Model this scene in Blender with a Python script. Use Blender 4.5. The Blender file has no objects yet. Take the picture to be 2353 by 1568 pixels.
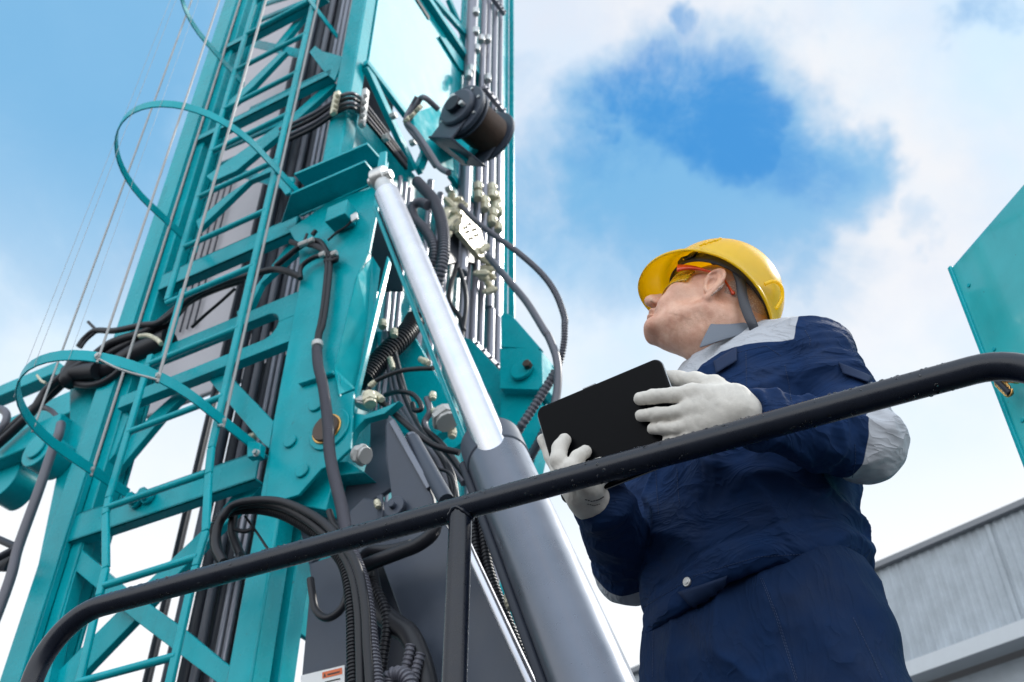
import bpy, bmesh, math, random
import numpy as np
from mathutils import Vector, Matrix
random.seed(7); np.random.seed(7)
C = bpy.context.scene.collection
SC = bpy.context.scene

# ------------------------------------------------------------------ camera
TH = math.radians(40.99)            # pitch above the horizon
FPX, CU, CV = 2412.0, 1176.5, 784.0  # focal length and principal point on a 2353 x 1568 picture
CT, ST = math.cos(TH), math.sin(TH)
cam_d = bpy.data.cameras.new('camera'); cam = bpy.data.objects.new('camera', cam_d); C.objects.link(cam)
cam.location = (0, 0, 0); cam.rotation_euler = (math.pi/2+TH, 0, 0)
cam_d.sensor_width = 36; cam_d.lens = FPX/2353*36; cam_d.clip_start = 0.05; cam_d.clip_end = 3000
cam_d.dof.use_dof = True; cam_d.dof.focus_distance = 1.80; cam_d.dof.aperture_fstop = 7.0
SC.camera = cam

def ray(u, v):
    """direction of sight (not normalised) for the camera above"""
    p, q = u-CU, CV-v
    return Vector((p, FPX*CT-q*ST, FPX*ST+q*CT))

# ------------------------------------------------------------------ sky
SUN_DIR = Vector((0.61, 0.34, 0.715)).normalized()
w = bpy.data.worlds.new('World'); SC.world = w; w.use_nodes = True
nt = w.node_tree; N = nt.nodes; L = nt.links; N.clear()
def nd(t, **k):
    n = N.new(t)
    for a, b in k.items(): setattr(n, a, b)
    return n
out = nd('ShaderNodeOutputWorld'); bg = nd('ShaderNodeBackground'); L.new(bg.outputs[0], out.inputs[0])
sky = nd('ShaderNodeTexSky', sky_type='NISHITA'); sky.sun_disc = False
sky.sun_elevation = math.asin(SUN_DIR.z); sky.sun_rotation = math.atan2(SUN_DIR.x, SUN_DIR.y)
sky.air_density = 1.0; sky.dust_density = 0.6; sky.ozone_density = 2.0
tc = nd('ShaderNodeTexCoord')
def m_(op, a, b=None, c=None, clamp=False):
    n = nd('ShaderNodeMath', operation=op); n.use_clamp = clamp
    for i, x in enumerate((a, b, c)):
        if x is None: continue
        if isinstance(x, (int, float)): n.inputs[i].default_value = x
        else: L.new(x, n.inputs[i])
    return n.outputs[0]
def mr(x, a, b, c=0., d=1., it='SMOOTHSTEP'):
    n = nd('ShaderNodeMapRange'); n.interpolation_type = it
    L.new(x, n.inputs[0]); n.inputs[1].default_value = a; n.inputs[2].default_value = b
    n.inputs[3].default_value = c; n.inputs[4].default_value = d
    return n.outputs[0]
def wnoise(scale, det, rough, dist=0., off=(0, 0, 0), sq=(1, 1, 1)):
    mp = nd('ShaderNodeMapping'); L.new(tc.outputs['Generated'], mp.inputs[0])
    mp.inputs[1].default_value = off; mp.inputs[3].default_value = sq
    n = nd('ShaderNodeTexNoise'); L.new(mp.outputs[0], n.inputs['Vector'])
    n.inputs['Scale'].default_value = scale; n.inputs['Detail'].default_value = det
    n.inputs['Roughness'].default_value = rough; n.inputs['Distortion'].default_value = dist
    return n.outputs[0]
warp = wnoise(3.2, 4, .55)
wv = nd('ShaderNodeTexNoise'); L.new(tc.outputs['Generated'], wv.inputs['Vector']); wv.inputs['Scale'].default_value = 5.; wv.inputs['Detail'].default_value = 5; wv.inputs['Roughness'].default_value = .62
wsub = nd('ShaderNodeVectorMath', operation='SUBTRACT'); L.new(wv.outputs['Color'], wsub.inputs[0]); wsub.inputs[1].default_value = (.5, .5, .5)
wsc = nd('ShaderNodeVectorMath', operation='SCALE'); L.new(wsub.outputs[0], wsc.inputs[0]); wsc.inputs['Scale'].default_value = .22
wad = nd('ShaderNodeVectorMath', operation='ADD'); L.new(tc.outputs['Generated'], wad.inputs[0]); L.new(wsc.outputs[0], wad.inputs[1])
wnm = nd('ShaderNodeVectorMath', operation='NORMALIZE'); L.new(wad.outputs[0], wnm.inputs[0])
def blob(u, v, r0, r1):
    """1 inside r0, 0 outside r1 (radii as picture px at the focal length), round a fixed direction of the sky"""
    d = ray(u, v).normalized()
    dp = nd('ShaderNodeVectorMath', operation='DOT_PRODUCT'); L.new(wnm.outputs[0], dp.inputs[0]); dp.inputs[1].default_value = d
    return mr(dp.outputs['Value'], math.cos(math.atan(r1/FPX)), math.cos(math.atan(r0/FPX)))
def vmax(l):
    r = l[0]
    for x in l[1:]: r = m_('MAXIMUM', r, x)
    return r
sep = nd('ShaderNodeSeparateXYZ'); L.new(tc.outputs['Generated'], sep.inputs[0])
n1 = wnoise(4.5, 8, .6, .1, (3.1, .4, 1.7))
n2 = wnoise(2.2, 6, .55, .0, (.3, 5.4, .7))
# blue windows in the cloud cover
def addn(*l):
    r = l[0]
    for x in l[1:]: r = m_('ADD', r, x)
    return r
edge = m_('MULTIPLY', m_('SUBTRACT', wnoise(9., 11, .70, .35, (2.2, 7.1, .6)), .5), 2.1)
core = vmax([blob(1520, 215, 20, 170), blob(1620, 215, 30, 190), blob(1700, 260, 20, 170), m_('MULTIPLY', blob(1790, 330, 0, 170), .62), m_('MULTIPLY', blob(1586, 30, 0, 95), .85), m_('MULTIPLY', blob(1900, 400, 0, 140), .5), m_('MULTIPLY', blob(1430, 280, 0, 150), .5), m_('MULTIPLY', blob(2310, 60, 0, 110), .6)])
deep = m_('MULTIPLY', m_('MULTIPLY', mr(m_('ADD', core, edge), -.05, 1.2), mr(core, .0, .8)), .97)
wide = vmax([blob(1610, 400, 120, 470), m_('MULTIPLY', blob(1910, 430, 40, 230), .9), m_('MULTIPLY', blob(1340, 480, 60, 380), .72), m_('MULTIPLY', blob(1750, 620, 60, 330), .5),
             m_('MULTIPLY', blob(100, 200, 180, 640), 1.), blob(-700, 100, 400, 1000), m_('MULTIPLY', blob(2120, 590, 0, 90), .5), m_('MULTIPLY', blob(1230, 180, 0, 130), .35)])
soft = m_('MULTIPLY', mr(m_('ADD', wide, m_('MULTIPLY', edge, .36)), .12, 1.0), .97)
gap = m_('MAXIMUM', deep, soft)
general = mr(n1, .50, .68, 0., .45)        # the rest of the sky: mostly covered, with thinner places
in_view = blob(1176, 784, 1100, 2600)
general = m_('MULTIPLY', general, m_('SUBTRACT', 1., in_view))
clear = m_('MAXIMUM', gap, general)
haze = mr(sep.outputs[2], .50, .76, 0.10, 1.)  # whitening towards the horizon
clear = m_('MULTIPLY', clear, haze, clamp=True)
# thin veils over the blue
veil = mr(n2, .42, .72, 0., .10)
clear = m_('MULTIPLY', clear, m_('SUBTRACT', 1., veil), clamp=True)
# cloud brightness
cshade = mr(n1, .35, .65, .80, 1.0, 'LINEAR')
cl_hi = nd('ShaderNodeMix', data_type='RGBA'); cl_hi.inputs[6].default_value = (6.2, 6.7, 7.6, 1); cl_hi.inputs[7].default_value = (7.3, 7.4, 7.7, 1)
L.new(mr(n1, .36, .60, 0., 1.), cl_hi.inputs[0])
cl_lo = nd('ShaderNodeMix', data_type='RGBA'); L.new(mr(sep.outputs[2], .42, .72), cl_lo.inputs[0]); cl_lo.inputs[6].default_value = (8.2, 8.5, 8.8, 1); L.new(cl_hi.outputs[2], cl_lo.inputs[7])
low_blue = nd('ShaderNodeMix', data_type='RGBA'); L.new(m_('MULTIPLY', mr(n2, .40, .62, 0., 1.), mr(sep.outputs[2], .45, .62, 0., .75)), low_blue.inputs[0])
L.new(cl_lo.outputs[2], low_blue.inputs[6]); low_blue.inputs[7].default_value = (5.3, 7.1, 8.6, 1)
mx = nd('ShaderNodeMix', data_type='RGBA'); L.new(clear, mx.inputs[0]); L.new(low_blue.outputs[2], mx.inputs[6])
tone = nd('ShaderNodeMix', data_type='RGBA'); L.new(deep, tone.inputs[0]); tone.inputs[6].default_value = (1.55, 4.15, 6.8, 1); tone.inputs[7].default_value = (.10, 2.35, 6.0, 1)
blue = nd('ShaderNodeMix', data_type='RGBA'); blue.inputs[0].default_value = .12; L.new(tone.outputs[2], blue.inputs[6]); L.new(sky.outputs[0], blue.inputs[7])
L.new(blue.outputs[2], mx.inputs[7])
# added glow patch out of view, placed to mirror in the side panel
sd_ = nd('ShaderNodeVectorMath', operation='DOT_PRODUCT'); L.new(tc.outputs['Generated'], sd_.inputs[0]); sd_.inputs[1].default_value = Vector((.585, .20, .785)).normalized()
glow = mr(sd_.outputs['Value'], math.cos(math.radians(18)), math.cos(math.radians(3)))
gm = nd('ShaderNodeMix', data_type='RGBA', blend_type='ADD'); L.new(glow, gm.inputs[0]); L.new(mx.outputs[2], gm.inputs[6]); gm.inputs[7].default_value = (17, 17, 16.6, 1)
mx = gm
# added fill: sky behind the camera boosted to brighten the front faces
rear_fill = mr(sep.outputs[1], .15, -.75, 1., 2.1)
bm_ = nd('ShaderNodeVectorMath', operation='SCALE'); L.new(mx.outputs[2], bm_.inputs[0]); L.new(rear_fill, bm_.inputs['Scale'])
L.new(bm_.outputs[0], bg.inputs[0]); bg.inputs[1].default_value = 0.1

sun_d = bpy.data.lights.new('sun', 'SUN'); sun = bpy.data.objects.new('sun', sun_d); C.objects.link(sun)
sun_d.energy = 2.6; sun_d.angle = math.radians(4); sun_d.color = (1, .96, .9)
sun.rotation_euler = SUN_DIR.to_track_quat('Z', 'Y').to_euler()
SC.view_settings.view_transform = 'Standard'; SC.view_settings.look = 'None'
SC.view_settings.exposure = 0.32; SC.view_settings.gamma = 1

# ------------------------------------------------------------------ materials
def mat(name, col, rough=.5, metal=0., coat=0., bump=0., bscale=60., var=0., vscale=6., spec=.5, sub=0., bdist=.002, stretch=(1, 1, 1), crease=0., cst=(1, 1, 1.9)):
    m = bpy.data.materials.new(name); m.use_nodes = True
    t = m.node_tree; b = t.nodes['Principled BSDF']; l = t.links
    b.inputs['Base Color'].default_value = (*col, 1); b.inputs['Roughness'].default_value = rough
    b.inputs['Metallic'].default_value = metal; b.inputs['Coat Weight'].default_value = coat; b.inputs['Coat Roughness'].default_value = .12
    b.inputs['Specular IOR Level'].default_value = spec
    if sub: b.inputs['Subsurface Weight'].default_value = sub; b.inputs['Subsurface Radius'].default_value = (.012, .005, .003); b.inputs['Subsurface Scale'].default_value = 1.
    tcn = t.nodes.new('ShaderNodeTexCoord'); mp = t.nodes.new('ShaderNodeMapping'); l.new(tcn.outputs['Object'], mp.inputs[0]); mp.inputs[3].default_value = stretch
    if bump:
        n = t.nodes.new('ShaderNodeTexNoise'); n.inputs['Scale'].default_value = bscale; n.inputs['Detail'].default_value = 4; l.new(mp.outputs[0], n.inputs['Vector'])
        bp = t.nodes.new('ShaderNodeBump'); bp.inputs['Strength'].default_value = bump; bp.inputs['Distance'].default_value = bdist
        l.new(n.outputs[0], bp.inputs['Height']); l.new(bp.outputs[0], b.inputs['Normal'])
    if crease:
        n = t.nodes.new('ShaderNodeTexNoise'); n.inputs['Scale'].default_value = 9; n.inputs['Detail'].default_value = 3; n.inputs['Distortion'].default_value = .8; n.inputs['Roughness'].default_value = .55
        m2 = t.nodes.new('ShaderNodeMapping'); m2.inputs[3].default_value = cst; m2.inputs[2].default_value = (.3, .5, .2); l.new(tcn.outputs['Object'], m2.inputs[0]); l.new(m2.outputs[0], n.inputs['Vector'])
        a1 = t.nodes.new('ShaderNodeMath'); a1.operation = 'SUBTRACT'; l.new(n.outputs[0], a1.inputs[0]); a1.inputs[1].default_value = .5
        a2 = t.nodes.new('ShaderNodeMath'); a2.operation = 'ABSOLUTE'; l.new(a1.outputs[0], a2.inputs[0])
        a3 = t.nodes.new('ShaderNodeMath'); a3.operation = 'POWER'; l.new(a2.outputs[0], a3.inputs[0]); a3.inputs[1].default_value = .6
        b2 = t.nodes.new('ShaderNodeBump'); b2.invert = True; b2.inputs['Strength'].default_value = crease; b2.inputs['Distance'].default_value = .016; l.new(a3.outputs[0], b2.inputs['Height'])
        if b.inputs['Normal'].links: l.new(b.inputs['Normal'].links[0].from_socket, b2.inputs['Normal'])
        l.new(b2.outputs[0], b.inputs['Normal'])
    if var:
        n = t.nodes.new('ShaderNodeTexNoise'); n.inputs['Scale'].default_value = vscale; n.inputs['Detail'].default_value = 6; n.inputs['Roughness'].default_value = .65; l.new(tcn.outputs['Object'], n.inputs['Vector'])
        mm = t.nodes.new('ShaderNodeMix'); mm.data_type = 'RGBA'
        mm.inputs[6].default_value = (*[c*(1-var) for c in col], 1); mm.inputs[7].default_value = (*[min(1, c*(1+var)) for c in col], 1)
        mrn = t.nodes.new('ShaderNodeMapRange'); mrn.inputs[1].default_value = .3; mrn.inputs[2].default_value = .7
        l.new(n.outputs[0], mrn.inputs[0]); l.new(mrn.outputs[0], mm.inputs[0]); l.new(mm.outputs[2], b.inputs['Base Color'])
        r2 = t.nodes.new('ShaderNodeMapRange'); r2.inputs[1].default_value = .3; r2.inputs[2].default_value = .7
        r2.inputs[3].default_value = rough*.8; r2.inputs[4].default_value = min(1, rough*1.3); l.new(n.outputs[0], r2.inputs[0]); l.new(r2.outputs[0], b.inputs['Roughness'])
    return m
M = {}
def painted(name, col, rough, spec, coat, wave=0.):
    """machine enamel with faint runs of grime, small chips and a slightly uneven skin"""
    m = mat(name, col, rough, coat=coat, spec=spec, bump=.05, bscale=90)
    t = m.node_tree; b = t.nodes['Principled BSDF']; l = t.links
    tcn = t.nodes.new('ShaderNodeTexCoord')
    def nz(scale, det, st=(1, 1, 1), ro=.6):
        mp = t.nodes.new('ShaderNodeMapping'); l.new(tcn.outputs['Object'], mp.inputs[0]); mp.inputs[3].default_value = st
        n = t.nodes.new('ShaderNodeTexNoise'); n.inputs['Scale'].default_value = scale; n.inputs['Detail'].default_value = det; n.inputs['Roughness'].default_value = ro; l.new(mp.outputs[0], n.inputs['Vector']); return n.outputs[0]
    def rng(x, a, b_, c=0., d=1.):
        n = t.nodes.new('ShaderNodeMapRange'); n.inputs[1].default_value = a; n.inputs[2].default_value = b_; n.inputs[3].default_value = c; n.inputs[4].default_value = d; l.new(x, n.inputs[0]); return n.outputs[0]
    def mixc(f, a, c):
        n = t.nodes.new('ShaderNodeMix'); n.data_type = 'RGBA'; l.new(f, n.inputs[0])
        for s, v in ((6, a), (7, c)):
            if isinstance(v, tuple): n.inputs[s].default_value = (*v, 1)
            else: l.new(v, n.inputs[s])
        return n.outputs[2]
    c1 = mixc(rng(nz(4, 5), .3, .7), tuple(x*.86 for x in col), tuple(min(1, x*1.12) for x in col))
    c2 = mixc(rng(nz(14, 6, (1, 1, .16)), .58, .78, 0, .35), c1, (col[0]*.4+.02, col[1]*.4+.02, col[2]*.4+.02))
    c3 = mixc(rng(nz(75, 3, (1, 1, 1), .5), .735, .75, 0, .8), c2, (.05, .045, .04))
    l.new(c3, b.inputs['Base Color'])
    l.new(rng(nz(9, 6), .35, .75, rough*.8, rough*1.6), b.inputs['Roughness'])
    b.inputs['Coat Roughness'].default_value = .05
    if wave:
        bp = t.nodes.new('ShaderNodeBump'); bp.inputs['Strength'].default_value = wave; bp.inputs['Distance'].default_value = .05; l.new(nz(2.2, 2), bp.inputs['Height']); l.new(bp.outputs[0], b.inputs['Normal'])
    return m
M['teal'] = painted('teal_paint', (.0, .35, .405), .24, .26, .0)
M['teal_matte'] = painted('teal_weathered', (.0, .37, .42), .6, .12, .0)
M['teal_gloss'] = painted('teal_gloss_panel', (.0, .38, .44), .17, .5, .9, .15)
M['grey'] = mat('graphite_paint', (.052, .065, .092), .38, spec=.35, coat=.0, bump=.06, bscale=120, var=.12, vscale=7)
M['darkgrey'] = mat('dark_graphite_paint', (.016, .020, .032), .42, spec=.3, bump=.06, bscale=120, var=.15)
M['rail'] = mat('rail_paint', (.006, .009, .018), .27, spec=.40, coat=.0, bump=.08, bscale=260, var=.15, vscale=30, bdist=.001)
M['pale'] = mat('pale_grey_sheet', (.50, .47, .50), .5, var=.06)
M['rubber'] = mat('black_rubber', (.010, .011, .016), .42, spec=.35, bump=.1, bscale=300)
M['conduit'] = mat('grey_conduit', (.10, .10, .125), .40, bump=.05, bscale=200)
M['chrome'] = mat('hard_chrome', (.62, .62, .66), .24, metal=.9, var=.06, vscale=12)
M['silver'] = mat('silver_grey_paint', (.15, .165, .20), .28, metal=.7, coat=.1, var=.08, vscale=5)
M['steel'] = mat('zinc_steel', (.55, .55, .54), .32, metal=.7, var=.15, vscale=30)
M['pipe'] = mat('grey_pipe', (.22, .22, .26), .3, metal=.4)
M['cream'] = mat('cream_zinc', (.60, .56, .42), .4, metal=.3, var=.25, vscale=60)
M['rust'] = mat('worn_wire_rope', (.085, .058, .045), .5, metal=.4, var=.4, vscale=25, bump=.4, bscale=140, stretch=(1, 1, 1))
M['white'] = mat('white_sticker', (.8, .8, .8), .4)
M['orange'] = mat('orange_print', (.75, .14, .03), .4)
M['black'] = mat('black_print', (.01, .01, .01), .4)
M['brass'] = mat('brass', (.62, .36, .12), .25, metal=.9)
M['galv'] = mat('galvanised_strap', (.50, .50, .49), .45, metal=.2)
M['strapbar'] = mat('dull_strap', (.34, .34, .34), .5, metal=.1)

# ------------------------------------------------------------------ mesh helpers
def tag(o, label=None, cat=None, group=None, kind=None):
    if label: o['label'] = label
    if cat: o['category'] = cat
    if group: o['group'] = group
    if kind: o['kind'] = kind
    return o
def link(name, me, m, parent=None, smooth=None, bevel=0.):
    o = bpy.data.objects.new(name, me); C.objects.link(o)
    if m is not None:
        for x in (m if isinstance(m, (list, tuple)) else [m]): me.materials.append(x)
    if parent is not None:
        o.parent = parent
        o.matrix_parent_inverse = parent_inv(parent)
    if smooth is not None:
        for p in me.polygons: p.use_smooth = smooth
    if bevel:
        b = o.modifiers.new('bevel', 'BEVEL'); b.width = bevel; b.segments = 2; b.limit_method = 'ANGLE'; b.angle_limit = math.radians(40)
    return o
def world_of(o):
    m = Matrix.LocRotScale(o.location, o.rotation_euler, o.scale)
    if o.parent is not None: m = world_of(o.parent) @ o.matrix_parent_inverse @ m
    return m
def parent_inv(p): return world_of(p).inverted()
def empty(name, loc, parent=None):
    o = bpy.data.objects.new(name, None); C.objects.link(o); o.location = loc; o.empty_display_size = .1
    if parent is not None:
        o.parent = parent; o.matrix_parent_inverse = parent_inv(parent)
    return o
def autosmooth(me, ang=35):
    me.polygons.foreach_set('use_smooth', [True]*len(me.polygons))
    me.set_sharp_from_angle(angle=math.radians(ang))

def bm_new(): return bmesh.new()
def bm_obj(name, bm, m, parent=None, bevel=0., auto=True):
    bmesh.ops.recalc_face_normals(bm, faces=bm.faces)
    me = bpy.data.meshes.new(name); bm.to_mesh(me); bm.free()
    if auto: autosmooth(me)
    return link(name, me, m, parent, None, bevel)

def add_beam(bm, p0, p1, w, h, up=Vector((0, 0, 1)), mi=0):
    """box from p0 to p1; w across, h along 'up' (made square to the run)"""
    p0, p1 = Vector(p0), Vector(p1); d = (p1-p0).normalized()
    s = d.cross(up)
    if s.length < 1e-5: s = d.cross(Vector((1, 0, 0)))
    s.normalize(); t = s.cross(d).normalized()
    vs = []
    for p in (p0, p1):
        for a, b in ((-1, -1), (1, -1), (1, 1), (-1, 1)): vs.append(bm.verts.new(p+s*(a*w/2)+t*(b*h/2)))
    for f in ((0, 1, 2, 3), (7, 6, 5, 4), (0, 4, 5, 1), (1, 5, 6, 2), (2, 6, 7, 3), (3, 7, 4, 0)):
        bm.faces.new([vs[i] for i in f]).material_index = mi
def add_plate(bm, pts, nrm, th, holes=None, mi=0):
    """flat plate: outline pts, thickness th along nrm (away from the outline plane)"""
    nrm = Vector(nrm).normalized()*th
    a = [bm.verts.new(p) for p in pts]; b = [bm.verts.new(Vector(p)+nrm) for p in pts]
    n = len(a)
    bm.faces.new(a).material_index = mi; bm.faces.new(list(reversed(b))).material_index = mi
    for i in range(n): bm.faces.new((a[i], b[i], b[(i+1) % n], a[(i+1) % n])).material_index = mi
def smooth_path(pts, n=8, closed=False):
    P = [Vector(p) for p in pts]
    if len(P) < 3: return P
    out = []
    for i in range(len(P)-1):
        p0 = P[i-1] if i > 0 else P[0]*2-P[1]; p1 = P[i]; p2 = P[i+1]; p3 = P[i+2] if i+2 < len(P) else P[-1]*2-P[-2]
        for k in range(n):
            t = k/n
            out.append(.5*((2*p1)+(p2-p0)*t+(2*p0-5*p1+4*p2-p3)*t*t+(3*p1-p0-3*p2+p3)*t**3))
    out.append(P[-1]); return out
def add_tube(bm, path, r, seg=12, caps=True, mi=0, rf=None):
    P = [Vector(p) for p in path]; n = len(P)
    t0 = (P[1]-P[0]).normalized()
    ref = Vector((0, 0, 1)) if abs(t0.z) < .9 else Vector((1, 0, 0))
    u = t0.cross(ref).normalized(); rings = []; s = 0.
    for i, p in enumerate(P):
        t = (P[min(i+1, n-1)]-P[max(i-1, 0)]).normalized()
        u = (u-t*u.dot(t)).normalized(); v = t.cross(u)
        if i: s += (P[i]-P[i-1]).length
        rr = r(i/(n-1)) if callable(r) else r
        if rf: rr *= rf(i, s)
        rings.append([bm.verts.new(p+u*(rr*math.cos(2*math.pi*k/seg))+v*(rr*math.sin(2*math.pi*k/seg))) for k in range(seg)])
    for i in range(n-1):
        for k in range(seg):
            bm.faces.new((rings[i][k], rings[i][(k+1) % seg], rings[i+1][(k+1) % seg], rings[i+1][k])).material_index = mi
    if caps:
        bm.faces.new(list(reversed(rings[0]))).material_index = mi; bm.faces.new(rings[-1]).material_index = mi
def resample(P, step):
    P = [Vector(p) for p in P]; out = [P[0]]; acc = 0.
    for i in range(1, len(P)):
        a, b = P[i-1], P[i]; d = (b-a).length
        if d < 1e-9: continue
        x = step-acc
        while x <= d: out.append(a+(b-a)*(x/d)); x += step
        acc = (acc+d) % step
    out.append(P[-1]); return out
def tube(name, path, r, m, parent, seg=12, smooth=True, ribbed=False, pitch=.012):
    bm = bm_new(); P = smooth_path(path) if smooth else [Vector(p) for p in path]
    if ribbed:
        P = resample(P, pitch/4)
        add_tube(bm, P, r, seg, rf=lambda i, s: (1.06, 1.06, .86, .86)[i % 4])
    else: add_tube(bm, P, r, seg)
    return bm_obj(name, bm, m, parent)
def add_cyl(bm, p0, p1, r, seg=24, mi=0, r1=None):
    add_tube(bm, [p0, p1], (lambda t: r+(r1-r)*t) if r1 is not None else r, seg, mi=mi)
def bolt(name, p, n, r, h, m, parent):
    bm = bm_new(); p = Vector(p); n = Vector(n).normalized()
    add_tube(bm, [p, p+n*h], r, 6); add_tube(bm, [p-n*.001, p+n*h*.25], r*1.35, 16)
    return bm_obj(name, bm, m, parent)

# mast frame: AX to the right along its front, BX into its depth
AX = Vector((.878, -.4787, 0)).normalized(); BX = Vector((-AX.y, AX.x, 0)); ZX = Vector((0, 0, 1))
def abz(a, b, z): return AX*a+BX*b+ZX*z
SRC = .91914
ZN = {'a': (400, 0, .27234), 'b': (800, 0, .27234), 'c': (400, 400, .27234), 'd': (800, 400, .27234), 'e': (0, 800, .27234), 'f': (400, 800, .27234), 'g': (800, 800, .27234),
      '1': (0, 0, .36998), '3': (0, 560, .36998), '5': (0, 1100, .38653), '6': (500, 1040, .42485), 'D': (0, 0, 1/SRC)}
def zpx(z, x, y):
    X, Y, s = ZN[z]; return (X+x*s)*SRC, (Y+y*s)*SRC
def onB(z, x, y, b):
    r = ray(*zpx(z, x, y)); return r*(b/r.dot(BX))
def onA(z, x, y, a):
    r = ray(*zpx(z, x, y)); return r*(a/r.dot(AX))
def onZ(z, x, y, h):
    r = ray(*zpx(z, x, y)); return r*(h/r.z)
def atR(z, x, y, d):
    return ray(*zpx(z, x, y)).normalized()*d
def dotA(p): return p.dot(AX)
def dotB(p): return p.dot(BX)
# ------------------------------------------------------------------ drilling rig
rig = empty('drilling_rig', abz(-2.6, 2.9, -1.2))
tag(rig, 'tall teal drilling rig mast with caged ladder, hoses and grey cylinder', 'drilling rig')
ZB, ZT = -.9, 7.6

def box_part(name, a0, a1, b0, b1, z0, z1, m, parent=rig, bevel=.004):
    bm = bm_new()
    add_beam(bm, abz((a0+a1)/2, (b0+b1)/2, z0), abz((a0+a1)/2, (b0+b1)/2, z1), abs(a1-a0), abs(b1-b0), up=BX)
    return bm_obj(name, bm, m, parent, bevel)
def plate_part(name, pts, nrm, th, m, parent=rig, bevel=.002):
    bm = bm_new(); add_plate(bm, pts, nrm, th); return bm_obj(name, bm, m, parent, bevel)
def beam_part(name, p0, p1, w, h, up, m, parent=rig, bevel=.003):
    bm = bm_new(); add_beam(bm, p0, p1, w, h, up); return bm_obj(name, bm, m, parent, bevel)

# main legs: the front left one is a channel, its web turned to the camera's right
bm = bm_new()
for (a0, a1, b0, b1) in ((-3.26, -3.155, 2.25, 2.262), (-3.167, -3.155, 2.262, 2.29), (-3.26, -3.248, 2.262, 2.42), (-3.248, -3.10, 2.405, 2.42)):
    add_beam(bm, abz((a0+a1)/2, (b0+b1)/2, ZB), abz((a0+a1)/2, (b0+b1)/2, ZT), a1-a0, b1-b0, up=BX)
bm_obj('mast_leg', bm, M['teal'], rig, .003)
box_part('mast_leg', -3.158, -3.105, 2.292, 2.40, ZB, ZT, M['teal'])
box_part('mast_leg', -2.20, -2.10, 2.25, 2.335, ZB, ZT, M['teal'], bevel=.008)
box_part('mast_leg', -2.16, -2.10, 2.370, 2.445, ZB, 2.02, M['teal'], bevel=.005)
box_part('mast_leg', -2.19, -2.098, 3.62, 3.80, ZB, ZT, M['teal'], bevel=.006)
box_part('mast_leg', -3.47, -3.37, 3.60, 3.70, ZB, ZT, M['teal'], bevel=.006)
box_part('edge_strip', -2.098, -2.060, 3.802, 3.812, 1.2, ZT, M['teal'], bevel=.002)

# horizontal members of the front lattice, each a channel with lips
def cross(p0, p1, h, b=2.27, d=.05, m=M['teal']):
    P0, P1 = onB(*p0, b), onB(*p1, b); P1.z = P0.z = (P0.z+P1.z)/2
    bm = bm_new(); o = BX*(d/2)
    add_beam(bm, P0+o*.2, P1+o*.2, .010, h, up=ZX)
    for s in (-1, 1):
        add_beam(bm, P0+o+ZX*(s*(h/2-.005)), P1+o+ZX*(s*(h/2-.005)), d, .010, up=ZX)
    return bm_obj('cross_beam', bm, m, rig, .002), P0, P1
cb1 = cross(('c', 0, 1130), ('c', 1250, 570), .105)
cb3 = cross(('5', 470, 540), ('5', 1660, 190), .125)
cross(('a', 330, 1240), ('a', 1560, 700), .05)
cross(('a', 600, 380), ('a', 1500, 0), .05)
# riveted channel details on the lower beam
for zz, x, y in (('5', 880, 400), ('5', 960, 370)):
    bolt('bolt', onB(zz, x, y, 2.262), -BX, .022, .04, M['teal'], rig)
# slotted plate beam
def slot_beam():
    b = 2.262
    z1 = onB('c', 1280, 1200, b).z; z0 = onB('f', 1185, 195, b).z
    a0, a1 = -3.10, -2.20
    zs1 = z1-.065; zs0 = z0+.065; zm = (zs0+zs1)/2; r = (zs1-zs0)/2
    bm = bm_new()
    up_pts = [(a0, z1), (a1, z1), (a1, zm)] + [(a1-.085-r+r*math.cos(t), zm+r*math.sin(t)) for t in np.linspace(0, math.pi/2, 9)] + [(a0, zs1)]
    lo_pts = [(a0, z0), (a1, z0), (a1, zm)] + [(a1-.085-r+r*math.cos(t), zm-r*math.sin(t)) for t in np.linspace(0, math.pi/2, 9)] + [(a0, zs0)]
    for pts in (up_pts, lo_pts):
        add_plate(bm, [abz(a, b, z) for a, z in pts], BX, .045)
    bm_obj('slotted_beam', bm, M['teal'], rig, .003)
    return z0, z1
slot_beam()
# diagonals
def diag(pts, b=2.30, th=.03, name='diagonal_brace', m=None):
    return plate_part(name, [onB(*p, b) for p in pts], BX, th, m or M['teal'], bevel=.003)
diag([('5', 450, 640), ('5', 780, 930), ('5', 1200, 1230), ('5', 1490, 1470), ('5', 1900, 1760), ('5', 1640, 1760), ('5', 1400, 1568), ('5', 850, 1150), ('5', 365, 745)])
diag([('5', 1590, 245), ('5', 1690, 300), ('5', 1350, 650), ('5', 860, 1180), ('5', 510, 1540), ('5', 300, 1760), ('5', 120, 1760), ('5', 430, 1440), ('5', 560, 1310), ('5', 940, 930), ('5', 1300, 590), ('5', 1385, 510)], b=2.335)
diag([('f', 420, 520), ('f', 640, 500), ('f', 700, 580), ('f', 1040, 930), ('f', 1000, 1180), ('f', 930, 1120), ('f', 640, 780)], b=2.30)
diag([('e', 1430, 830), ('e', 1640, 640), ('e', 1710, 670), ('e', 1480, 905), ('e', 1150, 1300), ('e', 900, 1568), ('5', 490, 430), ('5', 470, 360), ('5', 690, 130), ('e', 1080, 1190)], b=2.335)
diag([('a', 1560, 740), ('a', 1620, 770), ('a', 1200, 1150), ('a', 700, 1568), ('c', 480, 200), ('c', 420, 150), ('a', 1180, 1080)], b=2.32)
diag([('c', 1000, 60), ('c', 1060, 90), ('c', 820, 190), ('c', 520, 480), ('c', 350, 640), ('c', 330, 560), ('c', 600, 330)], b=2.33)
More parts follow.
